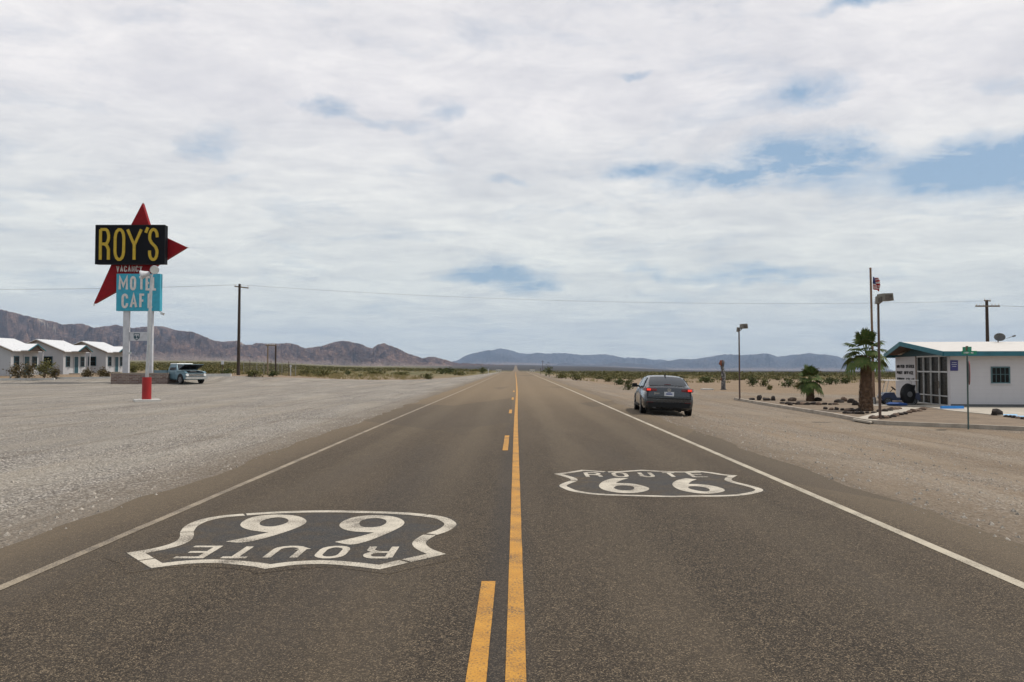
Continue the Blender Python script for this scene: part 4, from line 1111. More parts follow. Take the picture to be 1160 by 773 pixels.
# rear window and windshield follow the cabin's curve
def glass_strip(rows, name, par):
    mb = MB(); n = 9
    for y, z, w_, c in rows:
        for k in range(n):
            u = -1 + 2 * k / (n - 1); mb.v.append((u * w_, y, z + c * (1 - u * u)))
    for j in range(len(rows) - 1):
        for k in range(n - 1): mb.f.append((j * n + k, j * n + k + 1, (j + 1) * n + k + 1, (j + 1) * n + k))
    return mb.build(name, M('car_glass'), par, 60)
glass_strip([(.475, 1.093, .66, .01), (.66, 1.178, .645, .012), (.86, 1.262, .62, .016), (1.08, 1.337, .58, .02), (1.255, 1.393, .545, .024)], 'rear_window', gh)
glass_strip([(3.58, 1.03, .68, .01), (3.2, 1.215, .62, .015), (2.95, 1.34, .57, .02)], 'windshield', gh)
for s in (-1, 1):
    for q in ([(.98, .985), (1.72, .975), (1.72, 1.385), (1.34, 1.36), (1.08, 1.20)], [(1.79, .975), (2.55, .97), (2.55, 1.37), (1.79, 1.388)], [(2.60, .97), (3.25, .975), (2.86, 1.27), (2.60, 1.36)]):
        mb = MB(); P = []
        for y, z in q:
            t_ = (z - .95) / .45; xx = lerp(.835, .628, max(0, min(1, t_))) + .035 * math.sin(math.pi * max(0, min(1, t_)))
            P.append((s * xx, y, z))
        mb.add(P + [(x - s * .05, y, z) for x, y, z in P], [tuple(range(len(P))), tuple(reversed(range(len(P), 2 * len(P))))] + [(i, (i + 1) % len(P), (i + 1) % len(P) + len(P), i + len(P)) for i in range(len(P))])
        mb.build('side_window', M('car_glass'), gh)
    m_ = MB().box((s * .965, 2.98, 1.03), (.20, .10, .15), tx=.85, ty=.7); m_.box((s * .87, 3.0, 1.0), (.18, .08, .07)); m_.build('mirror', M('car_black'), car, 50)
    for y in (1.02, 3.70):
        MB().tube([(s * .80, y, .34), (s * .893, y, .34)], .365, 28).build('wheel_arch', M('car_black'), body)
        wheel(car, s * .90, y, .318, .21)
    # tail lamps wrap round the corner
    tl = MB().add([(s * .42, .045, .90), (s * .80, .055, .88), (s * .875, .30, .90), (s * .86, .32, 1.0), (s * .775, .055, 1.005), (s * .42, .06, .975),
                   (s * .42, .10, .90), (s * .76, .14, .88), (s * .80, .30, .90), (s * .79, .32, 1.0), (s * .73, .14, 1.005), (s * .42, .12, .975)],
                  [(0, 1, 4, 5), (1, 2, 3, 4), (6, 11, 10, 7), (7, 10, 9, 8), (0, 6, 7, 1), (1, 7, 8, 2), (5, 4, 10, 11), (4, 3, 9, 10), (2, 8, 9, 3), (0, 5, 11, 6)]).build('tail_light', M('tail_red'), car)
    tl.location = (0, -.045, 0)
    MB().box((s * .70, -.005, .945), (.13, .05, .07), rz=s * .12).build('brake_lamp', M('tail_lit'), tl, None)
    MB().box((s * .64, -.005, .475), (.22, .03, .055)).build('reflector', M('tail_red'), car)
    MB().box((s * .885, 2.9, .30), (.02, 1.9, .10)).build('side_sill', M('car_black'), car)
MB().box((0, .55, 1.135), (.22, .04, .022)).build('brake_lamp', M('tail_red'), gh)
MB().box((0, -.01, .40), (1.36, .07, .17), tx=1.1).build('diffuser', M('car_black'), car)
MB().box((0, .012, .64), (1.50, .09, .035)).build('bumper_crease', M('car_black'), car)
mb = MB()
for s in (-1, 1): mb.box((s * .735, -.004 + .03, .80), (.012, .05, .33))
mb.box((0, .018, .70), (1.46, .05, .012)); mb.build('trunk_seam', M('car_black'), car)
pt = MB().box((0, -.012, .80), (.33, .03, .155)).build('licence_plate', M('plate'), car)
mb = MB(); mb.box((0, -.03, .80), (.22, .004, .045)); mb.box((0, -.03, .855), (.12, .004, .02)); mb.build('plate_text', M('plate_ink'), pt)
mb = MB(); pl_ = lambda u, v_, d: (u, -.005 - .02 * d, v_)
mb.ribbon([(p_[0] * .055, .94 + p_[1] * .055) for p_ in arc(0, 0, 1, 1, 0, 360, 16)], .010, pl_)
mb.ribbon([(-.022, .98), (0, .943), (.022, .98)], .008, pl_); mb.ribbon([(-.04, .96), (-.02, .905), (0, .938), (.02, .905), (.04, .96)], .008, pl_)
mb.build('emblem', M('chrome'), car)
# model script on the boot lid
cu = bpy.data.curves.new('script', 'FONT'); cu.body = 'Jetta'; cu.size = .10; cu.extrude = .004; cu.align_x = 'CENTER'
tmp = bpy.data.objects.new('script', cu); COL.objects.link(tmp); dg = bpy.context.evaluated_depsgraph_get(); dg.update()
me = bpy.data.meshes.new_from_object(tmp.evaluated_get(dg)); bpy.data.objects.remove(tmp); me.materials.clear(); me.materials.append(M('chrome'))
sc_ = bpy.data.objects.new('badge', me); COL.objects.link(sc_); sc_.parent = car; sc_.location = (-.42, -.012, .79); sc_.rotation_euler = (R(90), 0, 0)
MB().tube([(.0, 1.48, 1.45), (0, 1.40, 1.50), (0, 1.30, 1.53)], [.03, .02, .012], 8).build('antenna', M('car_black'), gh)
MB().box((-.5, .02, .30), (.10, .1, .04)).build('exhaust', M('dish_grey'), car)
MB().box((0, 2.3, .24), (1.5, 3.9, .12)).build('underbody', M('car_black'), car)

# ================================================================== RIGHT SIDE: BED, KERB, WALK
KZ = -.3
KP = [gp(833, 453.2), gp(860, 458), gp(910, 466.2), gp(945, 472), gp(968, 476.6), gp(985, 479.8), gp(1010, 481.8), gp(1060, 483.8), gp(1097, 485.3), gp(1160, 488.4), gp(1260, 493)]
strip_kerb('kerb', KP, .17, .13, M('kerb_concrete'))
mb = MB(); FARP = [(46, 40), (30, 50), gp(835, 452.2)]
poly = KP + [(40, 24)] + FARP
bz = KZ + .085
pts = [Vector((x, y, 0)) for x, y in poly]
tr_ = tessellate_polygon([pts]); mb.add([(q.x, q.y, bz) for q in pts], [tuple(x) for x in tr_])
tag(mb.build('planting_bed', M('bed_soil')), kind='structure')
def GB(px, py): d = ray(px, py); Y = (bz - CAMZ) / d.z; return Vector((d.x * Y, Y, bz))
def sheet(name, pxs, mat, up=.012, thick=.0):
    P = [GB(*q) for q in pxs]; mb = MB().prism([(q.x, q.y) for q in P], 'z', bz - .05, bz + up); return tag(mb.build(name, mat), kind='structure')
sheet('footpath', [(966, 474.9), (986, 478.2), (1018, 468.5), (1046, 461.2), (1022, 461.5), (1000, 466)], M('concrete'), .012)
sheet('concrete_apron', [(1046, 460.8), (1075, 465.5), (1120, 470), (1165, 474), (1300, 485), (1300, 459), (1068, 459), (990, 457.5), (983, 460)], M('concrete'), .022)
# blue wheel stop and blue bay lines
p0, p1 = GB(1066, 463.6), GB(1091, 463.6)
o = MB().prism([(-.09, 0), (.09, 0), (.06, .12), (-.06, .12)], 'x', 0, p1.x - p0.x)
o = o.build('wheel_stop', M('blue_paint')); o.location = (p0.x, p0.y, bz + .02); tag(o, 'bright blue concrete wheel stop on the apron below the navy notice', 'wheel stop')
for q in ([(1136, 470.2), (1152, 470.2), (1153, 471.4), (1137, 471.4)], [(1150, 471.8), (1175, 472.4), (1175, 473.4), (1151, 472.8)]):
    P = [GB(*r_) for r_ in q]; mb = MB().add([(r_.x, r_.y, bz + .027) for r_ in P], [(0, 1, 2, 3)]); tag(mb.build('bay_line', M('pale_blue_line')), kind='structure')

# lava rocks edging the bed
def rock(px, py, wpx, hpx, label, grp, dark=True):
    p = GB(px, py); k = p.y / F; s = int(px * 13 + py * 7)
    o = MB().rock((0, 0, hpx * k * .42), (wpx * k * .60, wpx * k * .5, hpx * k * .78), s).build('rock', M('lava_rock') if dark else M('brown_rock'), None, 45)
    o.location = p; tag(o, label, 'rock', grp)
rk = [(852, 453.4, 6, 2.4, 'flat dark rock first right of the far lamp post'), (860, 453.6, 5, 5, 'pointed dark rock second right of the far lamp post'), (868, 454, 8, 3, 'long low dark rock between two pointed ones'), (876, 454, 4.5, 4.5, 'pointed dark rock fourth right of the far lamp post'),
      (887, 454.6, 5, 2.4, 'small dark rock left of the small palm'), (898, 454.4, 8, 3.4, 'mound-shaped brown rock just left of the small palm'), (926, 454.4, 8, 3.6, 'dark rock against the right foot of the small palm'),
      (956, 455, 6, 4.6, 'upright brown rock on the pile left of the big palm'), (950, 456.2, 9, 3, 'flat dark rock on the pile left of the big palm'), (964, 456.6, 7, 4, 'dark block nearest the left of the big palm trunk'), (969, 459.2, 7, 4.5, 'dark squat rock touching the big palm trunk'),
      (895, 459.2, 5, 3.2, 'dark rock alone in the bed below the small palm')]
for r_ in rk: rock(r_[0], r_[1], r_[2], r_[3], r_[4], 'dark rocks lying in the planting bed', r_[0] not in (898, 956))
p = G(1129, 470.2)
rock(1129, 470.6, 10.5, 6.5, 'big black boulder on the concrete right of the street sign', 'dark rocks lying in the planting bed')
rr = random.Random(4)
def row(pts, n, lab, grp, w0=4, w1=7, h0=1.6, h1=3.0, dk=.7):
    for i in range(n):
        t_ = (i + .5) / n * (len(pts) - 1); k_ = min(int(t_), len(pts) - 2); u = t_ - k_
        rock(lerp(pts[k_][0], pts[k_ + 1][0], u) + rr.uniform(-.6, .6), lerp(pts[k_][1], pts[k_ + 1][1], u) + rr.uniform(-.3, .3), rr.uniform(w0, w1), rr.uniform(h0, h1), lab, grp, rr.random() < dk)
row([(884, 457.6), (915, 458.8), (950, 458.6)], 11, 'low dark rock in the row below the small palm', 'row of rocks below the small palm')
row([(932, 463.8), (958, 465.4), (974, 466)], 8, 'low dark rock in the row left of the big palm foot', 'row of rocks left of the big palm foot')
row([(956, 469.0), (975, 469.4), (1004, 466.2), (1020, 463.4)], 13, 'low dark rock edging the far side of the footpath', 'row of rocks on the far side of the footpath')
row([(986, 475.2), (1003, 474.4), (1024, 469.6), (1048, 464.2)], 14, 'low brown rock edging the near side of the footpath', 'row of rocks on the near side of the footpath', 4.5, 8, 2, 3.4, .4)
row([(1138, 472.0), (1165, 476.0)], 6, 'small dark rock in the row right of the black boulder', 'row of rocks right of the black boulder', 4, 6, 1.8, 2.6)

# ================================================================== PALMS
def frond(mb, base, az, el, length, fan, droop, rnd):
    """one fan leaf: stalk, then a wheel of drooping leaflets"""
    d = Vector((math.cos(az) * math.cos(el), math.sin(az) * math.cos(el), math.sin(el)))
    side = Vector((-math.sin(az), math.cos(az), 0)); up = side.cross(d) * -1
    tip = base + d * length + Vector((0, 0, -droop * length * .25))
    mb.tube([base, base + d * length * .6, tip], [.018, .013, .009], 4, False)
    nd = ((tip - (base + d * length * .6)).normalized() + Vector((0, 0, -droop * .75))).normalized(); upn = nd.cross(side)
    n = 21
    for k in range(n):
        a = (k / (n - 1) - .5) * R(190) + rnd.uniform(-.05, .05); l = fan * (.78 + .22 * math.cos(a)) * rnd.uniform(.85, 1.08)
        v1 = (nd * math.cos(a) + side * math.sin(a)).normalized(); wv = (v1.cross(upn)).normalized() * .040 * fan / .5
        cup = -upn * .12 * abs(math.sin(a))
        m_ = tip + v1 * l * .55 + cup * l; e_ = tip + v1 * l * .92 + cup * l + Vector((0, 0, -(droop * .30 + .04) * l * rnd.uniform(.7, 1.3)))
        mb.add([tip - wv * .3, tip + wv * .3, m_ + wv, m_ - wv, e_], [(0, 1, 2, 3), (3, 2, 4)])
def palm(px, py, trunk_h, r0, r1, nf, fl_, fan, label, seed, lean=0.0, live=None):
    p = GB(px, py); t = thing('fan_palm', label, 'palm tree', p - Vector((0, 0, .03)), 0, 'fan palms in the planting bed')
    rnd = random.Random(seed)
    mb = MB(); N = 26; rings = []
    pts = []; rad = []
    for i in range(N + 1):
        u = i / N; pts.append(Vector((lean * u, 0, trunk_h * u))); rad.append(lerp(r0, r1, u) * (1.08 if i % 2 else .97))
    mb.tube(pts, rad, 18)
    for _ in range(int(260 * trunk_h)):    # old leaf bases
        u = rnd.random(); a = rnd.random() * 6.28; rr_ = lerp(r0, r1, u); z = trunk_h * u
        c = Vector((lean * u + math.cos(a) * rr_, math.sin(a) * rr_, z)); o_ = Vector((math.cos(a), math.sin(a), 0)); s_ = Vector((-math.sin(a), math.cos(a), 0))
        mb.add([c - s_ * .045, c + s_ * .045, c + o_ * .05 + Vector((0, 0, .10)) + s_ * .02, c + o_ * .05 + Vector((0, 0, .10)) - s_ * .02, c + Vector((0, 0, .02)) + o_ * .03], [(0, 1, 2, 3), (0, 1, 4)])
    mb.build('trunk', M('palm_trunk'), t)
    mb = MB(); top = Vector((lean, 0, trunk_h))
    for i in range(nf):
        u = i / (nf - 1); az = i * 2.39996 + rnd.uniform(-.2, .2); el = lerp(R(88), R(8), u ** .9) + rnd.uniform(-.1, .1)
        frond(mb, top + Vector((0, 0, lerp(.15, -.15, u))), az, el, fl_ * rnd.uniform(.85, 1.1) * lerp(1.05, .95, u), fan * rnd.uniform(.85, 1.1), lerp(.2, 1.1, u), rnd)
    mb.build('crown', PALM, t)
    mb = MB()
    for i in range(5):
        az = i * 2.4; frond(mb, top + Vector((0, 0, -.12)), az, R(-50) + rnd.uniform(-.2, .1), fl_ * .40, fan * .45, 1.3, rnd)
    mb.build('dead_frond', LEAFD, t)
palm(981, 465.5, 2.32, .285, .155, 26, .72, .57, 'big fan palm with a thick brown trunk beside the post office', 3, .03)
palm(918, 454.5, 1.02, .20, .14, 22, .50, .54, 'small squat fan palm in the bed left of the big one', 9)

# ================================================================== LAMP POSTS, FLAG, STREET SIGN
def lampost(px, pyb, pyt, heads, label, bed=True):
    b = GB(px, pyb) if bed else G(px, pyb); k = b.y / F; h = (pyb - pyt) * k
    t = thing('lamp_post', label, 'lamp post', b, 0, 'twin floodlight lamp posts beside the lot')
    MB().tube([(0, 0, 0), (-.01, 0, h)], [.05, .04], 10).build('pole', M('rust_pole'), t, 50)
    MB().tube([(0, 0, 0), (0, 0, .03)], .11, 10).build('base_plate', M('rust_pole'), t)
    for dx, dz, w_, hh_, dp, rz, ry in heads:
        hd = MB().box((dx * k, 0, h + dz * k), (w_ * k, dp, hh_ * k), rz, 0, ry, tx=.9).build('lamp_head', M('lamp_housing'), t)
        m_ = Matrix.Rotation(rz, 3, 'Z'); 
        MB().box((dx * k, -dp / 2 - .004, h + dz * k - .01), (w_ * k * .78, .01, hh_ * k * .66), rz * .0, 0, ry).build('lens', M('interior'), hd)
        MB().tube([(0, 0, h - .03), (dx * k * .6, 0, h + dz * k * .4)], .03, 6).build('bracket', M('rust_pole'), t)
lampost(838, 452.6, 375, [(5.2, 5.0, 7.6, 5.4, .30, .15, -.06), (-1.2, 1.2, 3.2, 5.0, .34, -.3, .05)], 'lamp post at the far corner of the kerb beside the totem')
lampost(997, 474.8, 344, [(7.6, 6.6, 14, 8.4, .36, .1, -.04), (-1.0, 3.4, 4.6, 8.0, .40, -.3, .03)], 'lamp post standing in front of the big palm and the flagpole')

b = GB(990, 458.2); k = b.y / F; h = (458.2 - 305.5) * k
fp = thing('flagpole', 'slim brown flagpole behind the big palm carrying a small flag', 'flagpole', b)
MB().tube([(0, 0, 0), (-.08, 0, h)], [.065, .05], 12).build('pole', M('flag_pole'), fp, 50)
MB().rock((-.08, 0, h + .04), (.06, .06, .06), 2).build('finial', M('flag_pole'), fp, 60)
MB().tube([(0, 0, 0), (0, 0, .35)], .10, 10).build('base', M('silver'), fp)
# limp striped flag hanging from the pole
ft = thing('flag', 'small red, white and blue striped flag near the top of the flagpole', 'flag', (b.x - .02, b.y, b.z + (458.2 - 328) * k))
fh, fwid = 14.0 * k, 7.6 * k
def fpt(u, v_): return Vector((.05 + fwid * u * (1 - .15 * v_) + .0, .10 * math.sin(u * 9 + v_ * 4) * (.3 + u), fh * v_ + .07 * u * math.sin(v_ * 11) - .10 * u * (1 - v_)))
for nm, mt, sel in (('red_stripe', 'flag_red', 0), ('white_stripe', 'flag_white', 1)):
    mb = MB()
    for s_ in range(13):
        if s_ % 2 != sel: continue
        for i in range(12):
            u0, u1 = i / 12, (i + 1) / 12
            if s_ > 5 and u1 <= .42: continue
            q = [fpt(u0, s_ / 13), fpt(u1, s_ / 13), fpt(u1, (s_ + 1) / 13), fpt(u0, (s_ + 1) / 13)]
            mb.add(q, [(0, 1, 2, 3)])
    mb.build(nm, M(mt), ft, 60)
mb = MB()
for i in range(5):
    for j in range(7):
        u0, u1 = i / 12, (i + 1) / 12; v0, v1 = (6 + j) / 13, (7 + j) / 13
        mb.add([fpt(u0, v0), fpt(u1, v0), fpt(u1, v1), fpt(u0, v1)], [(0, 1, 2, 3)])
mb.build('canton', M('flag_blue'), ft, 60)

b = G(1097, 486.6); k = b.y / F; h = (486.6 - 397) * k
ssn = thing('street_sign', 'green street name sign on a thin rusty post at the near kerb', 'street sign', b)
MB().tube([(0, 0, -.05), (.0, 0, h)], .026, 8).build('post', pmat('green_post', (.06, .095, .085), .6), ssn)
bl = MB().box((.05, -.035, h - .09), (17 * k, .012, 4.2 * k)).build('name_blade', M('sign_green'), ssn)
mb = MB(); letters(mb, 'AMBOY', -4.8 * k, 1.6 * k, h - .09 - 1.0 * k, h - .09 + 1.0 * k, .013, lambda u, v_, d: (u, -.042 - .004 * d, v_)); letters(mb, 'RD', 3.4 * k, 6.2 * k, h - .09 - 1.0 * k, h - .09 + .7 * k, .013, lambda u, v_, d: (u, -.042 - .004 * d, v_))
mb.build('lettering', M('flag_white'), bl)
MB().box((.0, 0, h + .03), (.012, .5, .13)).build('cross_blade', M('sign_green'), ssn)
MB().tube([(0, 0, h - .02), (0, 0, h + .12)], .04, 8).build('bracket', M('grey_wood'), ssn)
sp_ = MB().tube([(.045, 0, 0), (.058, 0, 0)], .38, 8).build('stop_plate', M('sign_red'), ssn); sp_.location = (0, 0, h - .72); sp_.rotation_euler = (0, 0, -R(25))
MB().tube([(.035, 0, 0), (.0445, 0, 0)], .375, 8).build('plate_back', M('dish_grey'), sp_)

# ================================================================== TOTEM
b = G(819.5, 441.8); k = b.y / F; h = (441.8 - 408.5) * k
t = thing('carved_totem', 'tall narrow carved figure on the bare sand left of the lamp post', 'statue', b, -.2)
P = [(.0, .0, 0), (.0, 0, .25), (.0, 0, .6), (-.02, 0, 1.0), (-.03, 0, 1.35), (-.06, 0, 1.62), (-.10, 0, 1.75)]
rad = [.17, .155, .15, .135, .12, .115, .12]
sc2 = h / 2.13
MB().tube([(x * sc2, y, z * sc2) for x, y, z in P], [r_ * sc2 for r_ in rad], 12).build('body', M('totem_dark'), t, 40)
MB().rock((-.14 * sc2, 0, 1.93 * sc2), (.15 * sc2, .17 * sc2, .22 * sc2), 4).build('head', M('totem_red'), t, 50)
MB().rock((-.03 * sc2, .02, 1.93 * sc2), (.14 * sc2, .18 * sc2, .24 * sc2), 6).build('hair', M('totem_dark'), t, 50)
MB().box((-.29 * sc2, -.02, 1.90 * sc2), (.07, .05, .09), tx=.4).build('nose', M('totem_red'), t)
mb = MB(); rnd = random.Random(3)
for i in range(26):
    z = rnd.uniform(.15, 1.6) * sc2; a = rnd.uniform(-2.6, -.4); r_ = .145 * sc2
    mb.rock((r_ * math.cos(a) - .01, r_ * math.sin(a), z), (.035, .03, .06), i)
mb.build('carving', M('totem_light'), t)
MB().rock((-.13 * sc2, -.05, .78 * sc2), (.07, .07, .14), 9).build('arm', M('totem_red'), t, 50)
MB().rock((.13 * sc2, -.03, 1.0 * sc2), (.05, .06, .25), 12).build('arm', M('totem_light'), t, 50)
MB().box((0, 0, .03), (.5, .4, .06)).build('base', M('dish_grey'), t)
p = G(801, 442); k = p.y / F
o = MB().box((0, 0, .05), (11 * k, .9, .14), .15).build('concrete_slab', M('white_curb')); o.location = p; tag(o, 'small pale slab lying on the sand left of the totem', 'slab')

# ================================================================== POST OFFICE
A = Vector((20.30, 38.75)); dg_ = Vector((.098, .995)).normalized(); dl = Vector((.995, -.098)).normalized()
base_z = KZ + .10
ang = math.atan2(dl.y, dl.x)
po = thing('post_office', 'low white post office with teal fascia, pale roof and tall glass entrance', 'building', (A.x, A.y, base_z), ang)
# local: x along the long front wall, y along the gable (away), z up
WH, GD, LEN = 2.40, 7.1, 14.0
RA = CAMZ + (416 - 387.6) * 42.4 / F - base_z       # ridge height
EV = CAMZ + (416 - 398.4) * 38.2 / F - base_z + .0  # eave top height
gl0, gl1 = .28, 4.05                                 # glazed stretch of the gable wall
mb = MB()
mb.box((LEN / 2, -.0 + .1, WH / 2), (LEN, .2, WH))                                       # front wall
mb.box((.1, (gl1 + GD) / 2 + .05, WH / 2), (.2, GD - gl1 - .1, WH))                       # text wall
mb.box((.1, .24, WH / 2), (.2, .08, WH))
mb.box((LEN / 2 + .1, GD - .1, WH / 2), (LEN - .3, .2, WH)); mb.box((LEN - .1, GD / 2, WH / 2), (.2, GD - .45, WH))
wall = mb.build('wall', WALLP, po)
mb = MB().prism([(.02, WH + .002), (GD - .02, WH + .002), (GD / 2, RA - .17)], 'x', .06, .18); mb.build('gable_panel', M('teal_dark'), po)
ov = .42; pw_ = .95
def roofpts(yedge, z): return z
sl = (RA - EV) / (GD / 2 + ov)
# roof: two slopes whose ridge runs out to a prow at the gable end
th = .05
mb = MB()
for e in (-ov, GD + ov):
    vs = [(-ov + .0, e, EV), (LEN + ov, e, EV), (LEN + ov, GD / 2, RA), (-pw_, GD / 2, RA)]
    vs += [(x, y, z - th) for x, y, z in vs]
    mb.add(vs, [(0, 1, 2, 3), (7, 6, 5, 4), (0, 4, 5, 1), (1, 5, 6, 2), (3, 7, 4, 0)])
rf = mb.build('roof', M('roof_white'), po)
fd = .21
def fascia(a, b, nm='fascia'):
    a, b = Vector(a), Vector(b); d = (b - a); n = Vector((-d.y, d.x, 0)).normalized() * .025
    vs = [a - n, b - n, b + n, a + n]; z0 = Vector((0, 0, -fd)); z1 = Vector((0, 0, .012))
    MB().add([q + z0 for q in vs] + [q + z1 for q in vs], [(3, 2, 1, 0), (4, 5, 6, 7), (0, 1, 5, 4), (1, 2, 6, 5), (2, 3, 7, 6), (3, 0, 4, 7)]).build(nm, M('teal'), rf)
fascia((-ov - .03, -ov - .03, EV), (LEN + ov, -ov - .03, EV))
fascia((-ov - .045, -ov - .0, EV), (-pw_ - .03, GD / 2, RA)); fascia((-pw_ - .03, GD / 2 + .01, RA), (-ov - .045, GD + ov, EV))
fascia((-ov, GD + ov + .03, EV), (LEN + ov, GD + ov + .03, EV))
# soffit boards under the prow
mb = MB()
for e in (-ov + .03, GD + ov - .03):
    mb.add([(-ov + .02, e, EV - th - .01), (.2, e, EV - th - .01), (.2, GD / 2, RA - th - .01), (-pw_ + .05, GD / 2, RA - th - .01)], [(0, 1, 2, 3)])
mb.build('soffit', M('brown_rock'), rf)
mb = MB().box((LEN / 2, -.2, WH - .0 + .03), (LEN, .36, .03)); mb.build('soffit', M('roof_white'), rf)
# glazed entrance
gz = thing  # (parts below)
mb = MB(); pg = lambda u, v_, q: (.06 - .06 * q, u, v_)
mb.ribbon([(gl0, .03), (gl1, .03), (gl1, WH - .02), (gl0, WH - .02), (gl0, .03)], .07, pg)
cols = [gl0 + (gl1 - gl0) * q for q in (.27, .54, .78)]
for c_ in cols: mb.ribbon([(c_, .03), (c_, WH - .02)], .06, pg)
mb.ribbon([(gl0, 1.62), (gl1, 1.62)], .07, pg); mb.ribbon([(gl0, .47), (gl1, .47)], .05, pg)
ent = mb.build('entrance_frame', M('alu'), po)
MB().box((.09, (gl0 + gl1) / 2, WH / 2), (.012, gl1 - gl0, WH - .05)).build('pane', M('glass_dark'), ent)
MB().box((-.03, cols[0] - .10, 1.0), (.03, .03, .35)).build('door_handle', M('chrome'), ent)
MB().box((.01, gl1 + .07, WH / 2), (.05, .14, WH)).build('jamb', M('brown_rock'), po)
# lettering on the end wall, seen when walking up: reads from far to near
mb = MB(); tw = lambda u, v_, q: (-.002 - .025 * q, u, v_)
T0, T1 = GD - .25, gl1 + .32
def tline(text, z0, z1, frac=1.0):
    letters(mb, text, T0, T0 + (T1 - T0) * frac, z0, z1, .034, tw, gap=.3)
tline('UNITED STATES', 1.80, 1.97); tline('POST OFFICE', 1.46, 1.63, .95); tline('AMBOY CALIF', 1.12, 1.27, 1.0)
mb.build('wall_lettering', M('car_black'), po)
# side window
fz = lambda u, v_, q: (u, -.004 - .03 * q, v_)
def fxy(px, py): 
    d = ray(px, py); n = Vector((-dl.y, dl.x)); tt = n.dot(A) / n.dot(Vector((d.x, d.y))); q = Vector((d.x, d.y)) * tt - A
    return q.dot(dl), CAMZ + d.z * tt - base_z
(x0, z1), (x1, z0) = fxy(1123, 416.2), fxy(1143.5, 434)
mb = MB().ribbon([(x0, z0), (x1, z0), (x1, z1), (x0, z1), (x0, z0)], .06, fz)
for q in (.25, .5, .75): mb.ribbon([(lerp(x0, x1, q), z0), (lerp(x0, x1, q), z1)], .022, fz)
mb.ribbon([(x0, lerp(z0, z1, .55)), (x1, lerp(z0, z1, .55))], .025, fz)
wn = mb.build('window', pmat('window_paint', (.07, .13, .14), .6), po)
MB().box(((x0 + x1) / 2, -.006, (z0 + z1) / 2), (x1 - x0, .02, z1 - z0)).build('pane', M('glass_dark'), wn)
MB().box(((x0 + x1) / 2, -.03, z0 - .04), (x1 - x0 + .12, .07, .035)).build('sill', M('white_post'), wn)
(x0, z1), (x1, z0) = fxy(1076.2, 408.3), fxy(1085, 420.2)
ns = MB().box(((x0 + x1) / 2, -.02, (z0 + z1) / 2), (x1 - x0, .03, z1 - z0)).build('notice_panel', M('navy_sign'), po)
mb = MB()
for q, w_ in ((.78, .6), (.6, .7), (.42, .5)): mb.box((lerp(x0, x1, .5), -.038, lerp(z0, z1, q)), ((x1 - x0) * w_, .004, .018))
mb.build('notice_text', M('plate'), ns)
MB().box((LEN / 2, -.012, .06), (LEN - .02, .02, .12)).build('plinth', M('dish_grey'), po)
MB().box((-.25, 2.2, .0), (.9, 4.2, .07)).build('entrance_step', M('concrete'), po)
# satellite dish on the roof
dp = at(1133, 386.6, 41.5)
t = thing('satellite_dish', 'dark grey oval satellite dish standing on the post office roof', 'satellite dish', (dp.x, dp.y, dp.z - .10))
mb = MB(); n = 20; rings = []
for i, (q, yy) in enumerate(((0, .05), (.45, .03), (.8, -.02), (1, -.06), (1, -.045), (0, .075))):
    for j in range(n):
        a = 2 * math.pi * j / n; mb.v.append((-.05 + .29 * q * math.cos(a), yy, .30 + .20 * q * math.sin(a)))
for i in range(5):
    for j in range(n): mb.f.append((i * n + j, i * n + (j + 1) % n, (i + 1) * n + (j + 1) % n, (i + 1) * n + j))
mb.build('reflector', M('dish_grey'), t, 60)
MB().tube([(-.05, .1, -.02), (-.05, .08, .3)], .025, 8).build('mast', M('rust_pole'), t)
mb = MB().tube([(.05, -.05, .14), (.30, -.32, .28), (.44, -.38, .33)], .014, 6); mb.box((.46, -.40, .34), (.13, .08, .07), ry=-.3); mb.build('feed_arm', M('dish_grey'), t)

# vehicle parked at the corner of the post office
b = GB(1017, 458.4)
t = thing('golf_cart', 'small dark blue cart with a thin pale canopy parked beside the glass entrance', 'cart', b + Vector((-.1, -.35, .02)), R(78))
# local: +y front
t.scale = (1, .88, .80)
bd = MB().prism([(-1.0, .28), (.95, .25), (1.05, .45), (.85, .72), (.35, .75), (.2, .42), (-.2, .42), (-.3, .72), (-.95, .72)], 'x', -.46, .46).build('body', M('cart_blue'), t)
MB().box((0, -.42, .80), (.85, .45, .12)).build('seat', M('car_black'), t); MB().box((0, -.68, 1.02), (.85, .10, .4), rx=.15).build('seat_back', M('car_black'), t)
MB().box((0, -.05, 1.50), (.98, 1.75, .04), tx=.95, ty=.97).build('canopy', M('roof_white'), t)
for sx_ in (-.4, .4):
    for y_, y2 in ((.78, .62), (-.82, -.75)): MB().tube([(sx_, y_, .7), (sx_, y2, 1.48)], .018, 6).build('canopy_post', M('alu'), t)
for sx_ in (-1, 1):
    for y_ in (-.62, .68): wheel(t, sx_ * .50, y_, .22, .16, 'dish_grey')
MB().tube([(0, .5, .7), (0, .28, 1.0)], .02, 6).build('steering_column', M('car_black'), t)
MB().tube([(0, .30, .97), (0, .27, 1.0)], .16, 14).build('steering_wheel', M('car_black'), t)
for sx_ in (-.3, .3): MB().tube([(sx_, .98, .58), (sx_, 1.03, .58)], .06, 12).build('headlight', M('lamp_glass'), bd)
b2 = GB(1027, 459.2) + Vector((-.0, -.15, .02))
t = thing('round_cover', 'black round covered bundle leaning by the text wall behind the blue cart', 'covered bundle', b2, .15)
cv_ = MB().tube([(0, .18, .0), (0, .02, .0), (0, -.12, .0), (0, -.16, .0)], [.30, .35, .33, .26], 22).build('cover', M('car_black'), t, 50); cv_.scale = (1, 1, 1.5); cv_.location = (0, 0, .53)
MB().tube([(.0, -.165, .52), (0, -.18, .52)], [.14, .13], 16).build('hub_patch', M('dish_grey'), t)
MB().box((0, .02, .04), (.5, .4, .08)).build('foot', M('dish_grey'), t)
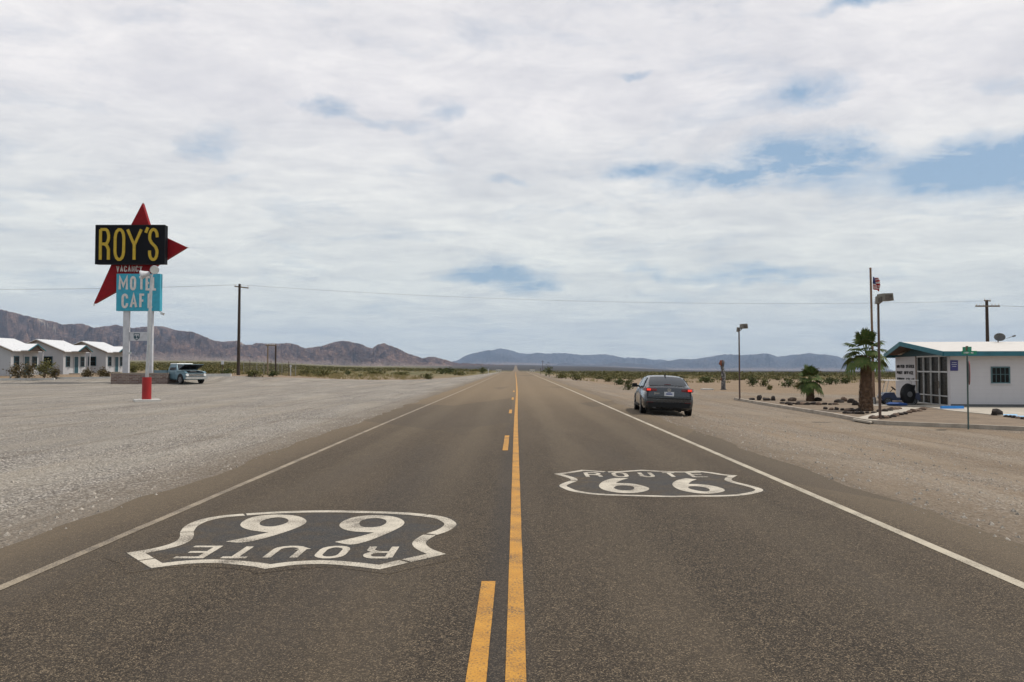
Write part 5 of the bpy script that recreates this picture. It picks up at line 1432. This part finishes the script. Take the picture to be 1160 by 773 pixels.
b3 = GB(1010, 459.6)
o = MB().rock((0, 0, .08), (.5, .3, .12), 8).build('blue_tarp', M('blue_tarp'), None, 50); o.location = b3 + Vector((0, -.5, 0)); tag(o, 'crumpled bright blue tarp on the ground in front of the cart', 'tarp')

# utility pole behind the post office
Yp = 86.0; q = at(1118, 340, Yp); zb = H(q.x, Yp)
t = thing('utility_pole', 'dark utility pole with double crossarms rising behind the post office roof', 'utility pole', (q.x, Yp, zb))
hh = q.z - zb
MB().tube([(0, 0, 0), (-.03, 0, hh)], [.20, .14], 10).build('pole', M('dark_wood'), t, 40)
ca = MB().box((0, -.1, hh - .65), (2.5, .12, .14)).build('crossarm', M('grey_wood'), t)
mb = MB()
for q_ in (-1.15, -.8, -.45, .45, .8, 1.15): insul_obj(Vector((q_, -.1, hh - .58)), ca)
ca = MB().box((.05, 0, hh - .08), (1.0, .12, .12), .5).build('crossarm', M('grey_wood'), t)
insul_obj(Vector((-.35, -.2, hh)), ca); insul_obj(Vector((.45, .2, hh)), ca)
PR = Vector((q.x, Yp, q.z - .1))
# overhead wires
def wire(a, b, sag, r_, label):
    o = MB().tube([a + (b - a) * (i / 40) - Vector((0, 0, sag * 4 * (i / 40) * (1 - i / 40))) for i in range(41)], r_, 5, False).build('overhead_wire', M('car_black'))
    tag(o, label, 'wire', 'overhead wires')
wire(PL, PR, .95, .008, 'thin wire crossing high over the road between the two tall poles')
wire(PR + Vector((1.1, 0, -.5)), PR + Vector((60, -6, -.2)), .8, .012, 'thin wire leaving the right-hand pole towards the frame edge')
wire(PL + Vector((-.5, 0, 0)), PL + Vector((-70, -4, .6)), .9, .012, 'thin wire leaving the left-hand pole past the motel sign')

# ================================================================== HAZE
mb = MB().box((0, 11200, 380), (50000, 23600, 1300))
hz = mb.build('haze', bpy.data.materials.new('haze_air'))
m = hz.data.materials[0]; m.use_nodes = True; nt = m.node_tree; nt.nodes.clear()
pv = nt.nodes.new('ShaderNodeVolumePrincipled'); pv.inputs['Color'].default_value = (.57, .735, 1.0, 1); pv.inputs['Density'].default_value = 4.3e-5; pv.inputs['Anisotropy'].default_value = .0
ou = nt.nodes.new('ShaderNodeOutputMaterial'); nt.links.new(pv.outputs[0], ou.inputs['Volume']); tag(hz, kind='stuff')

# ================================================================== SKY, SUN, CAMERA
SUN_EL, SUN_AZ = R(60), R(78)      # azimuth clockwise from +Y
wd = bpy.data.worlds.new('World'); S.world = wd; wd.use_nodes = True; nt = wd.node_tree; nt.nodes.clear(); t = NT(nt)
sky = t.n('ShaderNodeTexSky', sky_type='NISHITA'); sky.sun_disc = False; sky.sun_elevation = SUN_EL; sky.sun_rotation = SUN_AZ
sky.air_density = 1.0; sky.dust_density = 1.5; sky.altitude = 200
d = t.vmath('NORMALIZE', t.n('ShaderNodeTexCoord').outputs['Generated'])
sp = t.n('ShaderNodeSeparateXYZ'); t.L.new(d, sp.inputs[0])
iz = t.math('DIVIDE', 1.0, t.math('ADD', t.math('MAXIMUM', sp.outputs[2], 0.0), .10))
cv = t.n('ShaderNodeCombineXYZ'); t.L.new(t.math('MULTIPLY', sp.outputs[0], iz), cv.inputs[0]); t.L.new(t.math('MULTIPLY', sp.outputs[1], iz), cv.inputs[1])
P_ = cv.outputs[0]
na = t.noise(t.scale(P_, (1, .8, 1)), 1.5, 9, .58, .5); nb_ = t.noise(P_, 5.5, 10, .70, .4); nc = t.noise(t.scale(P_, (.9, 1.1, 1)), 1.7, 7, .6, .6)
wz = t.noise(t.scale(P_, (1.0, 1.35, 1)), 2.3, 12, .68, 1.0)
wn_ = t.n('ShaderNodeTexNoise'); t.L.new(d, wn_.inputs['Vector']); t.inp(wn_, 'Scale', 14.0); t.inp(wn_, 'Detail', 6.0); t.inp(wn_, 'Roughness', .6)
warp = t.vmath('MULTIPLY', t.vmath('SUBTRACT', wn_.outputs['Color'], (.5, .5, .5)), (.10, .0, .045))
dw = t.vmath('ADD', d, warp)
tot = None
for px, py, rx, ry_, wt in ((905, 182, 105, 36, 1.0), (1115, 187, 85, 30, 1.15), (800, 207, 60, 14, .8), (725, 195, 52, 11, .75), (380, 125, 42, 14, .7), (920, 107, 55, 19, .7), (232, 165, 30, 26, .5), (258, 205, 20, 10, .4),
                            (545, 308, 60, 12, .75), (605, 322, 60, 14, .75), (850, 314, 100, 13, .65), (725, 308, 32, 12, .5), (578, 206, 26, 7, .5), (985, 4, 55, 9, .7), (722, 85, 22, 5, .45), (500, 128, 28, 10, .35), (1150, 98, 30, 12, .4), (430, 140, 40, 9, .4)):
    c = ray(px, py).normalized()
    q = t.vmath('MULTIPLY', t.vmath('SUBTRACT', dw, tuple(c)), (F / rx, 0.0, F / ry_))
    bl_ = t.map(t.vmath('LENGTH', q), 0.0, 1.3, wt, 0, True)
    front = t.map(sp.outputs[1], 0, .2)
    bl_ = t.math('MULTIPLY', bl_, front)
    tot = bl_ if tot is None else t.math('ADD', tot, bl_)
tot = t.math('MULTIPLY', tot, t.map(nb_, .34, .58, .45, 1.45))
den = t.math('ADD', t.map(na, .28, .62, .62, 1.12), t.math('MULTIPLY_ADD', nb_, .35, -.16))
den = t.math('SUBTRACT', t.math('ADD', den, t.math('MULTIPLY_ADD', wz, .45, -.21)), tot)
behind = t.map(sp.outputs[1], -.5, .25, .45, 0, True)  # unseen sky behind the camera cleared of cloud to lower the ambient light
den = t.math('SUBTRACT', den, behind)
cover = t.map(den, .05, .92, 0.05, .98)
low = t.map(sp.outputs[2], .0, .30)                       # cloud sheet is greyer towards the horizon
bright = t.mix(low, (8.3, 8.7, 7.9), (8.7, 8.45, 8.5))
shade = t.mix(t.map(nc, .35, .65), (.88, .89, .915), (1.07, 1.065, 1.055))
cl = t.mix(1.0, bright, shade, 'MULTIPLY')
wisp = t.mix(t.map(t.math('MULTIPLY_ADD', nb_, .5, t.math('MULTIPLY', wz, .5)), .38, .60), (.91, .92, .94), (1.07, 1.07, 1.06))
cl = t.mix(1.0, cl, wisp, 'MULTIPLY')
blue = t.mix(.6, sky.outputs[0], (3.0, 4.8, 6.7))
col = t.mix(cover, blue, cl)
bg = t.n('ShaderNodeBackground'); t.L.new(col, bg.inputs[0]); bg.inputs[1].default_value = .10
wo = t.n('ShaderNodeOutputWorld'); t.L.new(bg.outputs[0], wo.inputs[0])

sl_ = bpy.data.lights.new('sun', 'SUN'); sl_.energy = 3.0; sl_.angle = R(1.2); sl_.color = (1.0, .95, .87)
so = bpy.data.objects.new('sun', sl_); COL.objects.link(so)
sd = Vector((math.sin(SUN_AZ) * math.cos(SUN_EL), math.cos(SUN_AZ) * math.cos(SUN_EL), math.sin(SUN_EL)))
so.rotation_euler = sd.to_track_quat('Z', 'Y').to_euler(); so.location = (30, 0, 60)
cd = bpy.data.cameras.new('camera'); co = bpy.data.objects.new('camera', cd); COL.objects.link(co)
co.location = (0, 0, CAMZ); co.rotation_euler = (math.pi / 2 + PITCH, 0, YAW)
cd.sensor_width = 36; cd.lens = 36 * F / 1160; cd.clip_end = 90000; cd.clip_start = .05
S.camera = co
S.view_settings.view_transform = 'Standard'; S.view_settings.look = 'None'; S.view_settings.exposure = 0; S.view_settings.gamma = 1
S.cycles.volume_bounces = 0; S.cycles.max_bounces = 6; S.cycles.use_denoising = True
